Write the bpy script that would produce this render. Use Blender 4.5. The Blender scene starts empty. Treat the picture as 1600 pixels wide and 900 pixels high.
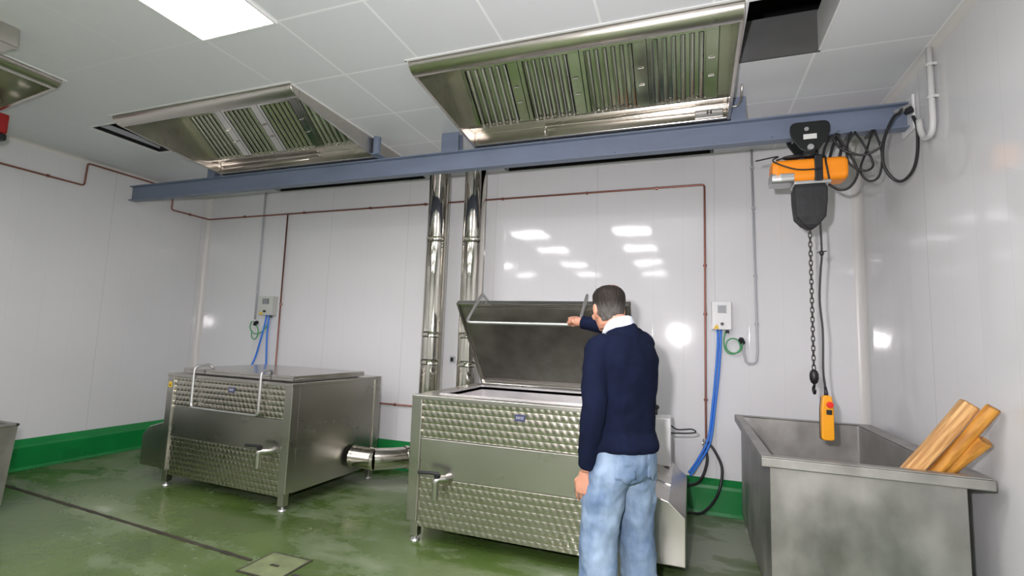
import bpy, bmesh, math, random
from mathutils import Vector, Matrix
random.seed(7)
C = bpy.context.scene
COL = C.collection
PI = math.pi
R = math.radians

# ------------------------------------------------------------------ camera
cam_d = bpy.data.cameras.new('camera'); cam = bpy.data.objects.new('camera', cam_d); COL.objects.link(cam)
YAW, PITCH, ROLL, F = 0.349243, 0.103957, 0.0350285, 767.17
fw = Vector((-math.sin(YAW)*math.cos(PITCH), math.cos(YAW)*math.cos(PITCH), math.sin(PITCH)))
r0 = Vector((math.cos(YAW), math.sin(YAW), 0)); u0 = r0.cross(fw)
rr = r0*math.cos(ROLL)+u0*math.sin(ROLL); uu = -r0*math.sin(ROLL)+u0*math.cos(ROLL)
m = Matrix((rr, uu, -fw)).transposed().to_4x4(); m.translation = Vector((0, 0, 1.46))
cam.matrix_world = m
cam_d.sensor_width = 36; cam_d.lens = F/1600*36; cam_d.clip_start = .05
C.camera = cam

# ------------------------------------------------------------------ world, exposure
w = bpy.data.worlds.new('world'); C.world = w; w.use_nodes = True
w.node_tree.nodes['Background'].inputs[0].default_value = (.6, .65, .7, 1)
w.node_tree.nodes['Background'].inputs[1].default_value = .02
C.view_settings.view_transform = 'Standard'; C.view_settings.look = 'None'
C.view_settings.gamma = 1; C.view_settings.use_curve_mapping = False
C.view_settings.exposure = 1.25
LAMP = 11.0            # ceiling panel emission
FLASH = 42.0          # on-camera flash, watts

fl = bpy.data.lights.new('flash', 'AREA'); fl.shape = 'DISK'; fl.size = .09; fl.energy = FLASH; fl.color = (1, .95, .98)
flo = bpy.data.objects.new('flash', fl); COL.objects.link(flo)
mm = m.copy(); mm.translation = Vector((-.19, -.04, 1.66)); flo.matrix_world = mm

# ------------------------------------------------------------------ materials
def mat(name, col, rough=.5, metal=0., emit=None, es=1., spec=.5, bump=None, var=None, coat=0, aniso=0):
    M_ = bpy.data.materials.new(name); M_.use_nodes = True
    nt = M_.node_tree; b = nt.nodes['Principled BSDF']
    b.inputs['Base Color'].default_value = (*col, 1); b.inputs['Roughness'].default_value = rough
    b.inputs['Metallic'].default_value = metal; b.inputs['Specular IOR Level'].default_value = spec
    if coat: b.inputs['Coat Weight'].default_value = coat; b.inputs['Coat Roughness'].default_value = .06
    if emit: b.inputs['Emission Color'].default_value = (*emit, 1); b.inputs['Emission Strength'].default_value = es
    tc = nt.nodes.new('ShaderNodeTexCoord')
    if var:   # (scale vec, amount, detail, roughness amount)
        sc, amt, det, ra = var
        mp = nt.nodes.new('ShaderNodeMapping'); mp.inputs['Scale'].default_value = sc
        nt.links.new(tc.outputs['Object'], mp.inputs[0])
        n = nt.nodes.new('ShaderNodeTexNoise'); n.inputs['Scale'].default_value = 1; n.inputs['Detail'].default_value = det
        nt.links.new(mp.outputs[0], n.inputs['Vector'])
        cr = nt.nodes.new('ShaderNodeMapRange'); cr.inputs[1].default_value = .3; cr.inputs[2].default_value = .7
        cr.inputs[3].default_value = 1-amt; cr.inputs[4].default_value = 1+amt
        nt.links.new(n.outputs['Fac'], cr.inputs[0])
        vm = nt.nodes.new('ShaderNodeVectorMath'); vm.operation = 'SCALE'; vm.inputs[0].default_value = col
        nt.links.new(cr.outputs[0], vm.inputs['Scale']); nt.links.new(vm.outputs[0], b.inputs['Base Color'])
        if ra:
            c2 = nt.nodes.new('ShaderNodeMapRange'); c2.inputs[1].default_value = .3; c2.inputs[2].default_value = .7
            c2.inputs[3].default_value = max(.03, rough-ra); c2.inputs[4].default_value = rough+ra
            nt.links.new(n.outputs['Fac'], c2.inputs[0]); nt.links.new(c2.outputs[0], b.inputs['Roughness'])
    if bump:  # (scale vec, strength, distance)
        sc, st, di = bump
        mp = nt.nodes.new('ShaderNodeMapping'); mp.inputs['Scale'].default_value = sc
        nt.links.new(tc.outputs['Object'], mp.inputs[0])
        n = nt.nodes.new('ShaderNodeTexNoise'); n.inputs['Scale'].default_value = 1; n.inputs['Detail'].default_value = 3
        nt.links.new(mp.outputs[0], n.inputs['Vector'])
        bp = nt.nodes.new('ShaderNodeBump'); bp.inputs['Strength'].default_value = st; bp.inputs['Distance'].default_value = di
        nt.links.new(n.outputs['Fac'], bp.inputs['Height']); nt.links.new(bp.outputs[0], b.inputs['Normal'])
    return M_

def nodes_of(M_): return M_.node_tree, M_.node_tree.nodes['Principled BSDF']
def mth(nt, op, a, b=None, c=None):
    n = nt.nodes.new('ShaderNodeMath'); n.operation = op
    for i, v in enumerate((a, b, c)):
        if v is None: continue
        if isinstance(v, (int, float)): n.inputs[i].default_value = v
        else: nt.links.new(v, n.inputs[i])
    return n.outputs[0]
def mixc(nt, fac, a, b):
    n = nt.nodes.new('ShaderNodeMix'); n.data_type = 'RGBA'
    if isinstance(fac, (int, float)): n.inputs[0].default_value = fac
    else: nt.links.new(fac, n.inputs[0])
    for i, v in ((6, a), (7, b)):
        if isinstance(v, tuple): n.inputs[i].default_value = (*v, 1)
        else: nt.links.new(v, n.inputs[i])
    return n.outputs[2]
def sepobj(nt):
    tc = nt.nodes.new('ShaderNodeTexCoord'); s = nt.nodes.new('ShaderNodeSeparateXYZ')
    nt.links.new(tc.outputs['Object'], s.inputs[0]); return tc, s
def noise(nt, tc, scale, det=4, vec=(1, 1, 1), loc=(0, 0, 0), rough=.5):
    mp = nt.nodes.new('ShaderNodeMapping'); mp.inputs['Scale'].default_value = vec; mp.inputs['Location'].default_value = loc
    nt.links.new(tc.outputs['Object'], mp.inputs[0])
    n = nt.nodes.new('ShaderNodeTexNoise'); n.inputs['Scale'].default_value = scale; n.inputs['Detail'].default_value = det
    n.inputs['Roughness'].default_value = rough
    nt.links.new(mp.outputs[0], n.inputs['Vector']); return n.outputs['Fac']
def rng(nt, v, a, b, c=0., d=1.):
    n = nt.nodes.new('ShaderNodeMapRange'); n.interpolation_type = 'SMOOTHSTEP'
    nt.links.new(v, n.inputs[0])
    for i, x in enumerate((a, b, c, d)): n.inputs[i+1].default_value = x
    return n.outputs[0]
def gridline(nt, v, period, off, width):
    # 1 on a thin line repeated every period
    t = mth(nt, 'DIVIDE', mth(nt, 'SUBTRACT', v, off), period)
    fr = mth(nt, 'ABSOLUTE', mth(nt, 'SUBTRACT', mth(nt, 'FRACT', mth(nt, 'ADD', t, .5)), .5))
    return rng(nt, fr, width/period, width/period*.4)

# glossy white wall panels with fine vertical joints
def wall_mat(name, axis, period, off, col=(.74, .74, .755)):
    M_ = mat(name, col, .07, spec=.55); nt, b = nodes_of(M_); tc, s = sepobj(nt)
    g = gridline(nt, s.outputs[axis], period, off, .006)
    ribs = gridline(nt, s.outputs[axis], period/4, off, .004)
    n = noise(nt, tc, 1.2, 3)
    c = mixc(nt, rng(nt, n, .3, .7, 0, .35), col, (col[0]*.93, col[1]*.93, col[2]*.92))
    c = mixc(nt, mth(nt, 'MAXIMUM', mth(nt, 'MULTIPLY', g, .28), mth(nt, 'MULTIPLY', ribs, .1)), c, (.42, .42, .42))
    nt.links.new(c, b.inputs['Base Color'])
    hn = noise(nt, tc, 2.2, 2)
    h = mth(nt, 'SUBTRACT', mth(nt, 'MULTIPLY', hn, .0035), mth(nt, 'MULTIPLY', mth(nt, 'ADD', mth(nt, 'MULTIPLY', g, 1), mth(nt, 'MULTIPLY', ribs, .35)), .0012))
    bp = nt.nodes.new('ShaderNodeBump'); bp.inputs['Strength'].default_value = .5; bp.inputs['Distance'].default_value = 1
    nt.links.new(h, bp.inputs['Height']); nt.links.new(bp.outputs[0], b.inputs['Normal'])
    return M_
M = {}
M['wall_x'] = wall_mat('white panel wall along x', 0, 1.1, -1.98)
M['wall_y'] = wall_mat('white panel wall along y', 1, 1.1, .35, (.68, .68, .69))  # same panels as wall_x, colour darkened to stand in for weaker light
# ceiling tiles
M_ = M['ceiling'] = mat('ceiling tiles', (.7, .71, .73), .42); nt, b = nodes_of(M_); tc, s = sepobj(nt)
g = mth(nt, 'MAXIMUM', gridline(nt, s.outputs[0], .6, -2.275, .011), gridline(nt, s.outputs[1], .61, 2.06, .011))
g = mth(nt, 'MULTIPLY', g, rng(nt, s.outputs[0], -3.0, -2.8, .2, 1))
nt.links.new(mixc(nt, mth(nt, 'MULTIPLY', g, .7), (.68, .69, .72), (.92, .92, .93)), b.inputs['Base Color'])
# floor: green resin with chalky wiped residue
M_ = M['floor'] = mat('green resin floor', (.1, .16, .05), .3); nt, b = nodes_of(M_); tc, s = sepobj(nt)
n1 = noise(nt, tc, .9, 6, (1, 1.6, 1), (3.1, 1.7, 0), .6); n2 = noise(nt, tc, 5, 5, (1, 2.2, 1), (0, 0, 0), .65); n3 = noise(nt, tc, 1.1, 3, (1, 1, 1), (9, 2, 0))
base = mixc(nt, rng(nt, n3, .35, .65), (.058, .1, .022), (.085, .137, .034))
k = mth(nt, 'ADD', mth(nt, 'MULTIPLY', n1, .82), mth(nt, 'MULTIPLY', n2, .18))
far = rng(nt, s.outputs[1], 3.0, 4.3, 0, .11)
k = mth(nt, 'ADD', k, far)
dl = mth(nt, 'SUBTRACT', mth(nt, 'ADD', s.outputs[1], mth(nt, 'MULTIPLY', s.outputs[0], .0685)), 2.40)   # distance to the joint line
jl = mth(nt, 'MULTIPLY', rng(nt, mth(nt, 'ABSOLUTE', dl), .0, .22, 1, 0), rng(nt, s.outputs[0], -2.3, -2.9, 0, .11))
k = mth(nt, 'ADD', k, jl)
right = rng(nt, s.outputs[0], -.6, .5, 0, .10); k = mth(nt, 'ADD', k, right)
bandy = mth(nt, 'ABSOLUTE', mth(nt, 'SUBTRACT', s.outputs[1], 3.16))
k = mth(nt, 'ADD', k, mth(nt, 'MULTIPLY', rng(nt, bandy, 0, .16, 1, 0), rng(nt, s.outputs[0], -2.1, -1.5, 0, .13)))
dust = rng(nt, k, .50, .68)
c = mixc(nt, mth(nt, 'MULTIPLY', dust, .75), base, (.22, .26, .17))
c = mixc(nt, mth(nt, 'MULTIPLY', rng(nt, k, .64, .71), .5), c, (.42, .45, .38))
nt.links.new(c, b.inputs['Base Color'])
nt.links.new(mth(nt, 'ADD', .2, mth(nt, 'MULTIPLY', dust, .3)), b.inputs['Roughness'])
bp = nt.nodes.new('ShaderNodeBump'); bp.inputs['Strength'].default_value = .25; bp.inputs['Distance'].default_value = .01
nt.links.new(noise(nt, tc, 14, 3), bp.inputs['Height']); nt.links.new(bp.outputs[0], b.inputs['Normal'])

M['green'] = mat('green kerb paint', (.004, .19, .04), .3, var=((3, 3, 3), .12, 3, .05))
M['cove'] = mat('white cove strip', (.68, .66, .64), .3)
M['upstand'] = mat('grey board', (.1, .1, .1), .7, var=((5, 5, 9), .12, 4, 0))
M['void'] = mat('dark ceiling void', (.012, .012, .012), .9, var=((1.5, 1.5, 1.5), .3, 3, 0))
M['steel'] = mat('brushed stainless steel', (.56, .54, .5), .3, 1., var=((1.5, 1.5, 2.5), .07, 3, .04), bump=((2, 2, 260), .02, .001))
M['steel_hood'] = mat('hood stainless steel', (.6, .565, .52), .27, 1., var=((1, 2, 2), .06, 2, .03))
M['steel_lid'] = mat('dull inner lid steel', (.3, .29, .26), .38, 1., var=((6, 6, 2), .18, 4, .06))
M['steel_dark'] = mat('tap steel', (.6, .58, .54), .2, 1.)
M['steel_shine'] = mat('polished flue steel', (.68, .65, .59), .07, 1., var=((5, 5, 1.3), .08, 2, .02), bump=((6, 6, 3), .1, .01))
M['galv'] = mat('worn galvanised steel', (.36, .35, .33), .47, .85, var=((4.5, 4.5, 3.2), .28, 6, .1), bump=((30, 30, 30), .1, .003))
M['baffle'] = mat('filter steel', (.6, .59, .56), .17, 1., var=((4, 4, 4), .08, 3, .04))
M['copper'] = mat('copper pipe', (.3, .13, .1), .4, .8)
M['conduit'] = mat('grey plastic conduit', (.46, .47, .5), .4)
M['pipe_white'] = mat('white plastic pipe', (.62, .62, .61), .35)
M['beam'] = mat('blue grey beam paint', (.16, .195, .275), .45, var=((2, 6, 6), .1, 4, .04))
M['black'] = mat('black plastic', (.012, .012, .014), .4)
M['black_metal'] = mat('black painted steel', (.012, .014, .014), .35, .2)
M['chain'] = mat('dark chain steel', (.09, .085, .08), .4, .9)
M['bag'] = mat('black chain bag', (.02, .02, .022), .65, bump=((14, 14, 9), .5, .02))
M['orange'] = mat('orange hoist paint', (.95, .29, .006), .38)
M['tub'] = mat('dull tub steel', (.62, .6, .6), .42, .9, var=((5, 5, 5), .1, 4, .05))
M['lid_steel'] = mat('lid steel', (.55, .53, .5), .2, 1., var=((2, 2, 2), .05, 2, .02))
M['alu'] = mat('cast aluminium', (.55, .55, .55), .4, .9)
M['yellow'] = mat('yellow plastic', (.86, .36, .008), .4)
M['red'] = mat('red plastic', (.75, .02, .012), .35)
M['blue'] = mat('blue hose', (.03, .2, .75), .4)
M['green_hose'] = mat('green hose', (.08, .35, .14), .4)
M['white'] = mat('white enclosure', (.72, .72, .72), .35)
M['offwhite'] = mat('pale grey enclosure', (.55, .57, .53), .35)
M['screen'] = mat('grey display', (.16, .17, .18), .25)
M['grey'] = mat('grey display bars', (.4, .42, .44), .4)
M['sticker'] = mat('yellow sticker', (.75, .5, .03), .5)
M['paper'] = mat('white label paper', (.7, .7, .68), .5)
M['badge'] = mat('blue badge', (.05, .055, .13), .3)
M['diffuser'] = mat('lit diffuser', (.9, .9, .9), .5, emit=(1, .965, .985), es=LAMP)
M['lampframe'] = mat('white lamp frame', (.75, .75, .75), .4)
M['groove'] = mat('dark floor groove', (.035, .03, .02), .8, var=((6, 6, 6), .5, 4, 0))
M['cover'] = mat('dusty floor cover', (.17, .2, .1), .5, var=((9, 9, 9), .3, 5, .1))
M['redbox'] = mat('red box', (.3, .008, .006), .4)
# wood
def wood(name, a, b_, sc):
    M_ = mat(name, a, .55); nt, b = nodes_of(M_); tc, s = sepobj(nt)
    n = noise(nt, tc, 1, 5, (sc, sc, 4), (0, 0, 0), .6)
    nt.links.new(mixc(nt, rng(nt, n, .35, .65), a, b_), b.inputs['Base Color'])
    bp = nt.nodes.new('ShaderNodeBump'); bp.inputs['Strength'].default_value = .4; bp.inputs['Distance'].default_value = .004
    nt.links.new(n, bp.inputs['Height']); nt.links.new(bp.outputs[0], b.inputs['Normal']); return M_
M['wood_pale'] = wood('pale chipped wood', (.72, .42, .17), (.42, .2, .06), 60)
M['wood_amber'] = wood('amber wood', (.68, .32, .05), (.38, .15, .02), 35)
M['wood_brown'] = wood('brown wood', (.5, .24, .05), (.2, .09, .02), 30)
# quilted steel
M_ = M['quilt'] = mat('quilted stainless steel', (.55, .52, .45), .25, 1.); nt, b = nodes_of(M_); tc, s = sepobj(nt)
row = mth(nt, 'DIVIDE', s.outputs[2], .046)
par = mth(nt, 'MULTIPLY', mth(nt, 'FLOOR', row), PI*.5)
sx = mth(nt, 'SINE', mth(nt, 'ADD', mth(nt, 'ADD', mth(nt, 'MULTIPLY', s.outputs[0], 2*PI/.05), par), mth(nt, 'MULTIPLY', row, 1.2)))
sz = mth(nt, 'ABSOLUTE', mth(nt, 'SINE', mth(nt, 'MULTIPLY', row, PI)))
h = mth(nt, 'MULTIPLY', mth(nt, 'ADD', mth(nt, 'MULTIPLY', sx, .5), .8), mth(nt, 'POWER', sz, .6))
bp = nt.nodes.new('ShaderNodeBump'); bp.inputs['Strength'].default_value = .65; bp.inputs['Distance'].default_value = .004
nt.links.new(h, bp.inputs['Height']); nt.links.new(bp.outputs[0], b.inputs['Normal'])
# clothing and skin
M['skin'] = mat('skin', (.56, .27, .18), .5, var=((14, 14, 14), .1, 3, 0)); M['skin'].node_tree.nodes['Principled BSDF'].inputs['Subsurface Weight'].default_value = .08
M['sweater'] = mat('navy knit', (.006, .009, .025), .95, bump=((160, 160, 90), .35, .003), var=((8, 8, 8), .15, 3, 0))
M['shirt'] = mat('pale shirt', (.62, .65, .72), .7)
M_ = M['jeans'] = mat('washed denim', (.2, .3, .47), .8, bump=((220, 220, 220), .3, .002)); nt, b = nodes_of(M_); tc, s = sepobj(nt)
n1 = noise(nt, tc, 5.5, 5, (1, 1, .6), (0, 0, 0), .6)
nt.links.new(mixc(nt, rng(nt, n1, .3, .7), (.105, .165, .28), (.28, .37, .49)), b.inputs['Base Color'])
M['denim_dark'] = mat('dark denim seam', (.1, .16, .3), .8)
M['shoe'] = mat('brown leather', (.06, .035, .02), .45)
M_ = M['hair'] = mat('greying hair', (.06, .045, .04), .6, bump=((90, 90, 25), .7, .006)); nt, b = nodes_of(M_); tc, s = sepobj(nt)
n1 = noise(nt, tc, 60, 3, (1, 1, .35)); zf = mth(nt, 'SUBTRACT', 1, rng(nt, s.outputs[2], 1.63, 1.70))
kf = mth(nt, 'MULTIPLY', mth(nt, 'ADD', mth(nt, 'MULTIPLY', zf, .75), .12), rng(nt, n1, .25, .75, .55, 1))
nt.links.new(mixc(nt, kf, (.012, .008, .006), (.13, .12, .112)), b.inputs['Base Color'])
M['scalp'] = mat('thinning crown', (.2, .085, .05), .55, bump=((90, 90, 25), .6, .005))
for k_, v_ in (('hair', .15), ('sweater', .1), ('jeans', .2)): M[k_].node_tree.nodes['Principled BSDF'].inputs['Specular IOR Level'].default_value = v_
M['glasses'] = mat('thin metal glasses', (.3, .25, .2), .3, .9)

# ------------------------------------------------------------------ helpers
def obj(name, bm, material, parent=None, bevel=0, smooth=False, seg=2):
    me = bpy.data.meshes.new(name)
    bmesh.ops.recalc_face_normals(bm, faces=bm.faces)
    bm.to_mesh(me); bm.free()
    o = bpy.data.objects.new(name, me); COL.objects.link(o)
    me.materials.append(M[material])
    if parent: o.parent = parent
    if smooth:
        for p in me.polygons: p.use_smooth = True
    if bevel:
        bv = o.modifiers.new('bevel', 'BEVEL'); bv.width = bevel; bv.segments = seg; bv.limit_method = 'ANGLE'; bv.angle_limit = R(40)
    return o
def smart(o, ang=40):
    me = o.data
    for p in me.polygons: p.use_smooth = True
    bm = bmesh.new(); bm.from_mesh(me)
    for e in bm.edges:
        if len(e.link_faces) == 2 and e.calc_face_angle(0) > R(ang): e.smooth = False
    bm.to_mesh(me); bm.free(); return o
def tag(o, label, cat, group=None):
    o['label'] = label; o['category'] = cat
    if group: o['group'] = group
    return o
def thing(name, label, cat, loc=(0, 0, 0), rz=0, group=None):
    o = bpy.data.objects.new(name, None); COL.objects.link(o); o.location = loc; o.rotation_euler = (0, 0, rz)
    o.empty_display_size = .1
    return tag(o, label, cat, group)
def struct(name, bm, m_, **k):
    o = obj(name, bm, m_, **k); o['kind'] = 'structure'; return o
def NB(): return bmesh.new()
def box(bm, x0, x1, y0, y1, z0, z1, mat4=None):
    vs = [Vector((x, y, z)) for z in (z0, z1) for y in (y0, y1) for x in (x0, x1)]
    if mat4: vs = [mat4 @ v for v in vs]
    v = [bm.verts.new(p) for p in vs]
    for f in ((0, 2, 3, 1), (4, 5, 7, 6), (0, 1, 5, 4), (2, 6, 7, 3), (0, 4, 6, 2), (1, 3, 7, 5)): bm.faces.new([v[i] for i in f])
    return bm
def prism(bm, pts, vec):
    a = [bm.verts.new(p) for p in pts]; b_ = [bm.verts.new(Vector(p)+Vector(vec)) for p in pts]
    n = len(pts); bm.faces.new(a); bm.faces.new(b_[::-1])
    for i in range(n): bm.faces.new((a[i], b_[i], b_[(i+1) % n], a[(i+1) % n]))
    return bm
def loft(bm, rings, cap=True):
    vr = [[bm.verts.new(p) for p in r] for r in rings]
    for a, b_ in zip(vr, vr[1:]):
        n = len(a)
        for i in range(n): bm.faces.new((a[i], a[(i+1) % n], b_[(i+1) % n], b_[i]))
    if cap: bm.faces.new(vr[0][::-1]); bm.faces.new(vr[-1])
    return bm
def ring(c, ax, ay, n=16):
    c = Vector(c); return [c+ax*math.cos(2*PI*i/n)+ay*math.sin(2*PI*i/n) for i in range(n)]
def tube(bm, pts, rad, n=10, hint=None, cap=True, closed=False, rounded=False):
    pts = [Vector(p) for p in pts]
    if not hasattr(rad, '__len__'): rad = [rad]*len(pts)
    N = len(pts); rings = []; up = None
    for i, p in enumerate(pts):
        if closed: t = (pts[(i+1) % N]-pts[i-1])
        else: t = (pts[min(i+1, N-1)]-pts[max(i-1, 0)])
        t.normalize()
        if up is None:
            up = Vector(hint) if hint else (Vector((0, 0, 1)) if abs(t.z) < .9 else Vector((1, 0, 0)))
        s = t.cross(up)
        if s.length < 1e-4: s = t.cross(Vector((.3, .9, .2)))
        s.normalize(); up = s.cross(t).normalized()
        ra = rad[i] if hasattr(rad[i], '__len__') else (rad[i], rad[i])
        rings.append(ring(p, s*ra[0], up*ra[1], n))
    if rounded:
        t0 = (pts[0]-pts[1]).normalized(); t1 = (pts[-1]-pts[-2]).normalized()
        def shrink(rg, c, t, k, d): return [c+(q-c)*k+t*d for q in rg]
        r_0 = (rings[0][0]-pts[0]).length; r_1 = (rings[-1][0]-pts[-1]).length
        rings = [shrink(rings[0], pts[0], t0, .3, r_0*.92), shrink(rings[0], pts[0], t0, .75, r_0*.6)]+rings+[shrink(rings[-1], pts[-1], t1, .75, r_1*.6), shrink(rings[-1], pts[-1], t1, .3, r_1*.92)]
    if closed:
        vr = [[bm.verts.new(q) for q in r] for r in rings]
        for k in range(N):
            a, b_ = vr[k], vr[(k+1) % N]
            for i in range(n): bm.faces.new((a[i], a[(i+1) % n], b_[(i+1) % n], b_[i]))
        return bm
    return loft(bm, rings, cap)
def fillet(pts, r, k=5, closed=False):
    pts = [Vector(p) for p in pts]; out = []
    N = len(pts)
    for i, p in enumerate(pts):
        if not closed and i in (0, N-1): out.append(p); continue
        a = (pts[i-1]-p); b_ = (pts[(i+1) % N]-p); rr_ = min(r, a.length*.45, b_.length*.45)
        A = p+a.normalized()*rr_; B = p+b_.normalized()*rr_
        for j in range(k+1):
            t = j/k; out.append(A*(1-t)**2+p*2*t*(1-t)+B*t*t)
    return out
def smoothpath(pts, sub=6):
    P = [Vector(p) for p in pts]; P = [P[0]*2-P[1]]+P+[P[-1]*2-P[-2]]; out = []
    for i in range(1, len(P)-2):
        for j in range(sub):
            t = j/sub; a, b_, c_, d = P[i-1], P[i], P[i+1], P[i+2]
            out.append(.5*((2*b_)+(c_-a)*t+(2*a-5*b_+4*c_-d)*t*t+(3*b_-a-3*c_+d)*t**3))
    out.append(P[-2]); return out
def ell(bm, c, r, rot=None, u=16, v=10):
    mt = Matrix.Translation(Vector(c)) @ (rot.to_4x4() if rot else Matrix()) @ Matrix.Diagonal((*r, 1))
    bmesh.ops.create_uvsphere(bm, u_segments=u, v_segments=v, radius=1, matrix=mt); return bm
def cyl(bm, a, b_, r, n=20, r2=None):
    return tube(bm, [a, b_], [r, r2 if r2 is not None else r], n)

# ------------------------------------------------------------------ room
XL, XR, YB, YF, ZC = -6.28, 1.37, 4.856, -4.6, 3.272
struct('wall_back', box(NB(), XL-.1, XR+.1, YB, YB+.1, 0, ZC+.1), 'wall_x')
struct('wall_front', box(NB(), XL-.1, XR+.1, YF-.1, YF, 0, ZC+.1), 'wall_x')
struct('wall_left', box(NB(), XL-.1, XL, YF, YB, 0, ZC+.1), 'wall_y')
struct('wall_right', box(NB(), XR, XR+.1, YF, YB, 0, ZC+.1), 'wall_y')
struct('floor', box(NB(), XL-.1, XR+.1, YF-.1, YB+.1, -.1, 0), 'floor')
def kerb(name, p0, p1, nrm):
    # sanitary kerb: upright face, sloped top
    p0 = Vector(p0); p1 = Vector(p1); n = Vector(nrm)
    prof = [(0, 0), (.075, 0), (.06, .03), (.055, .22), (.045, .245), (0, .3)]
    return struct(name, prism(NB(), [p0+n*a+Vector((0, 0, z)) for a, z in prof], p1-p0), 'green', bevel=.006)
kerb('baseboard_back', (XL, YB, 0), (XR, YB, 0), (0, -1, 0))
kerb('baseboard_left', (XL, YF, 0), (XL, YB, 0), (1, 0, 0))
kerb('baseboard_right', (XR, YF, 0), (XR, YB, 0), (-1, 0, 0))
def cove(name, a, n1, n2, vec, s=.05):
    a = Vector(a); n1 = Vector(n1); n2 = Vector(n2)
    pts = [a]+[a+n1*(s-s*math.sin(t))+n2*(s-s*math.cos(t)) for t in [PI/2*i/6 for i in range(7)]]
    return smart(struct(name, prism(NB(), pts, vec), 'cove'), 30)
cove('trim_1', (XL, YB, .28), (1, 0, 0), (0, -1, 0), (0, 0, ZC-.28), .06)
cove('trim_2', (XR, YB, .28), (-1, 0, 0), (0, -1, 0), (0, 0, ZC-.28), .06)
cove('trim_3', (XL, YF, ZC), (1, 0, 0), (0, 0, -1), (0, YB-YF, 0), .04)
cove('trim_4', (XR, YF, ZC), (-1, 0, 0), (0, 0, -1), (0, YB-YF, 0), .04)
# ceiling with openings
holes = [(-4.73, -2.75, 2.66, 4.1), (-5.2, -4.73, 2.76, 3.39), (-1.76, .28, 2.66, 4.1), (.30, .755, 2.68, 3.29),
         (-5.04, -2.85, 4.42, 4.835), (-1.87, .215, 4.42, 4.835), (-5.86, -4.42, .53, 2.13)]
holes[0] = (-4.73, -2.75, 2.66, 4.25); holes[2] = (-1.76, .28, 2.66, 4.25)
xs = sorted({XL, XR}|{h[0] for h in holes}|{h[1] for h in holes}); ys = sorted({YF, YB}|{h[2] for h in holes}|{h[3] for h in holes})
def solid(i, j):
    if i < 0 or j < 0 or i >= len(xs)-1 or j >= len(ys)-1: return True
    x = (xs[i]+xs[i+1])/2; y = (ys[j]+ys[j+1])/2
    return not any(h[0] < x < h[1] and h[2] < y < h[3] for h in holes)
bm = NB(); T = ZC+.09
def quad(bm, *p): bm.faces.new([bm.verts.new(q) for q in p])
for i in range(len(xs)-1):
    for j in range(len(ys)-1):
        x0, x1, y0, y1 = xs[i], xs[i+1], ys[j], ys[j+1]
        if solid(i, j):
            quad(bm, (x0, y0, ZC), (x1, y0, ZC), (x1, y1, ZC), (x0, y1, ZC)); quad(bm, (x0, y0, T), (x1, y0, T), (x1, y1, T), (x0, y1, T))
        else:
            if solid(i-1, j): quad(bm, (x0, y0, ZC), (x0, y1, ZC), (x0, y1, T), (x0, y0, T))
            if solid(i+1, j): quad(bm, (x1, y0, ZC), (x1, y1, ZC), (x1, y1, T), (x1, y0, T))
            if solid(i, j-1): quad(bm, (x0, y0, ZC), (x1, y0, ZC), (x1, y0, T), (x0, y0, T))
            if solid(i, j+1): quad(bm, (x0, y1, ZC), (x1, y1, ZC), (x1, y1, T), (x0, y1, T))
bmesh.ops.remove_doubles(bm, verts=bm.verts, dist=1e-5)
struct('ceiling', bm, 'ceiling')
bm = NB(); box(bm, XL-.1, XR+.1, YF-.1, YB+.1, T+.9, T+1)
for a in ((XL-.1, XL, YF, YB), (XR, XR+.1, YF, YB), (XL, XR, YB, YB+.1), (XL, XR, YF-.1, YF)): box(bm, *a, T+.001, T+.9)
struct('ceiling_void', bm, 'void')
# white angle trims round two openings
def opening_trim(name, h, wd=.018):
    bm = NB(); x0, x1, y0, y1 = h
    for a in ((x0-wd, x1+wd, y0-wd, y0), (x0-wd, x1+wd, y1, y1+wd), (x0-wd, x0, y0, y1), (x1, x1+wd, y0, y1)): box(bm, *a, ZC-.006, ZC)
    return struct(name, bm, 'lampframe')
for i, h in enumerate((holes[1],)): opening_trim('trim_%d' % (5+i), h)

# upstands inside the openings, plus dark boards added as painted shade
bm = NB(); box(bm, .302, .753, 3.27, 3.288, ZC+.001, ZC+.27); struct('trim_6', bm, 'upstand')
bm = NB(); box(bm, .74, .754, 2.682, 3.268, ZC+.001, ZC+.25); struct('trim_7', bm, 'lampframe')
bm = NB(); box(bm, -5.198, -5.18, 2.765, 3.385, ZC+.001, ZC+.25); box(bm, -5.18, -4.735, 3.37, 3.388, ZC+.001, ZC+.25); struct('trim_8', bm, 'black')  # black boards added to imitate the shade up in the left opening
bm = NB(); box(bm, -5.178, -5.165, 2.765, 3.368, ZC+.03, ZC+.075); struct('trim_9', bm, 'conduit')
for i, h in enumerate((holes[4], holes[5])):
    bm = NB(); box(bm, h[0]+.03, h[1]-.03, h[3]-.016, h[3]-.001, ZC+.001, ZC+.2); struct('trim_%d' % (10+i), bm, 'void')  # dark strips added so the rear slots look unlit
# ceiling lights
def lamp(x, y, label):
    t = thing('ceiling_light', label, 'ceiling light', (x, y, ZC), group='square ceiling light panels')
    bm = NB()
    for a in ((-.3, .3, -.3, -.285), (-.3, .3, .285, .3), (-.3, -.285, -.285, .285), (.285, .3, -.285, .285)): box(bm, *a, -.012, 0)
    obj('frame', bm, 'lampframe', t)
    obj('diffuser', box(NB(), -.285, .285, -.285, .285, -.007, -.001), 'diffuser', t)
for x in (-2.585, -.87, -4.35):
    for y in (1.77, .27, -1.53, -3.33):
        if x < -4 and y > 1: continue
        if (x, y) == (-2.585, 1.77): lb = 'bright square light panel in the ceiling at the top edge of the picture'
        else: lb = 'square ceiling light panel behind the camera, seen only as a reflection'
        lamp(x, y, lb)

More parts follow.
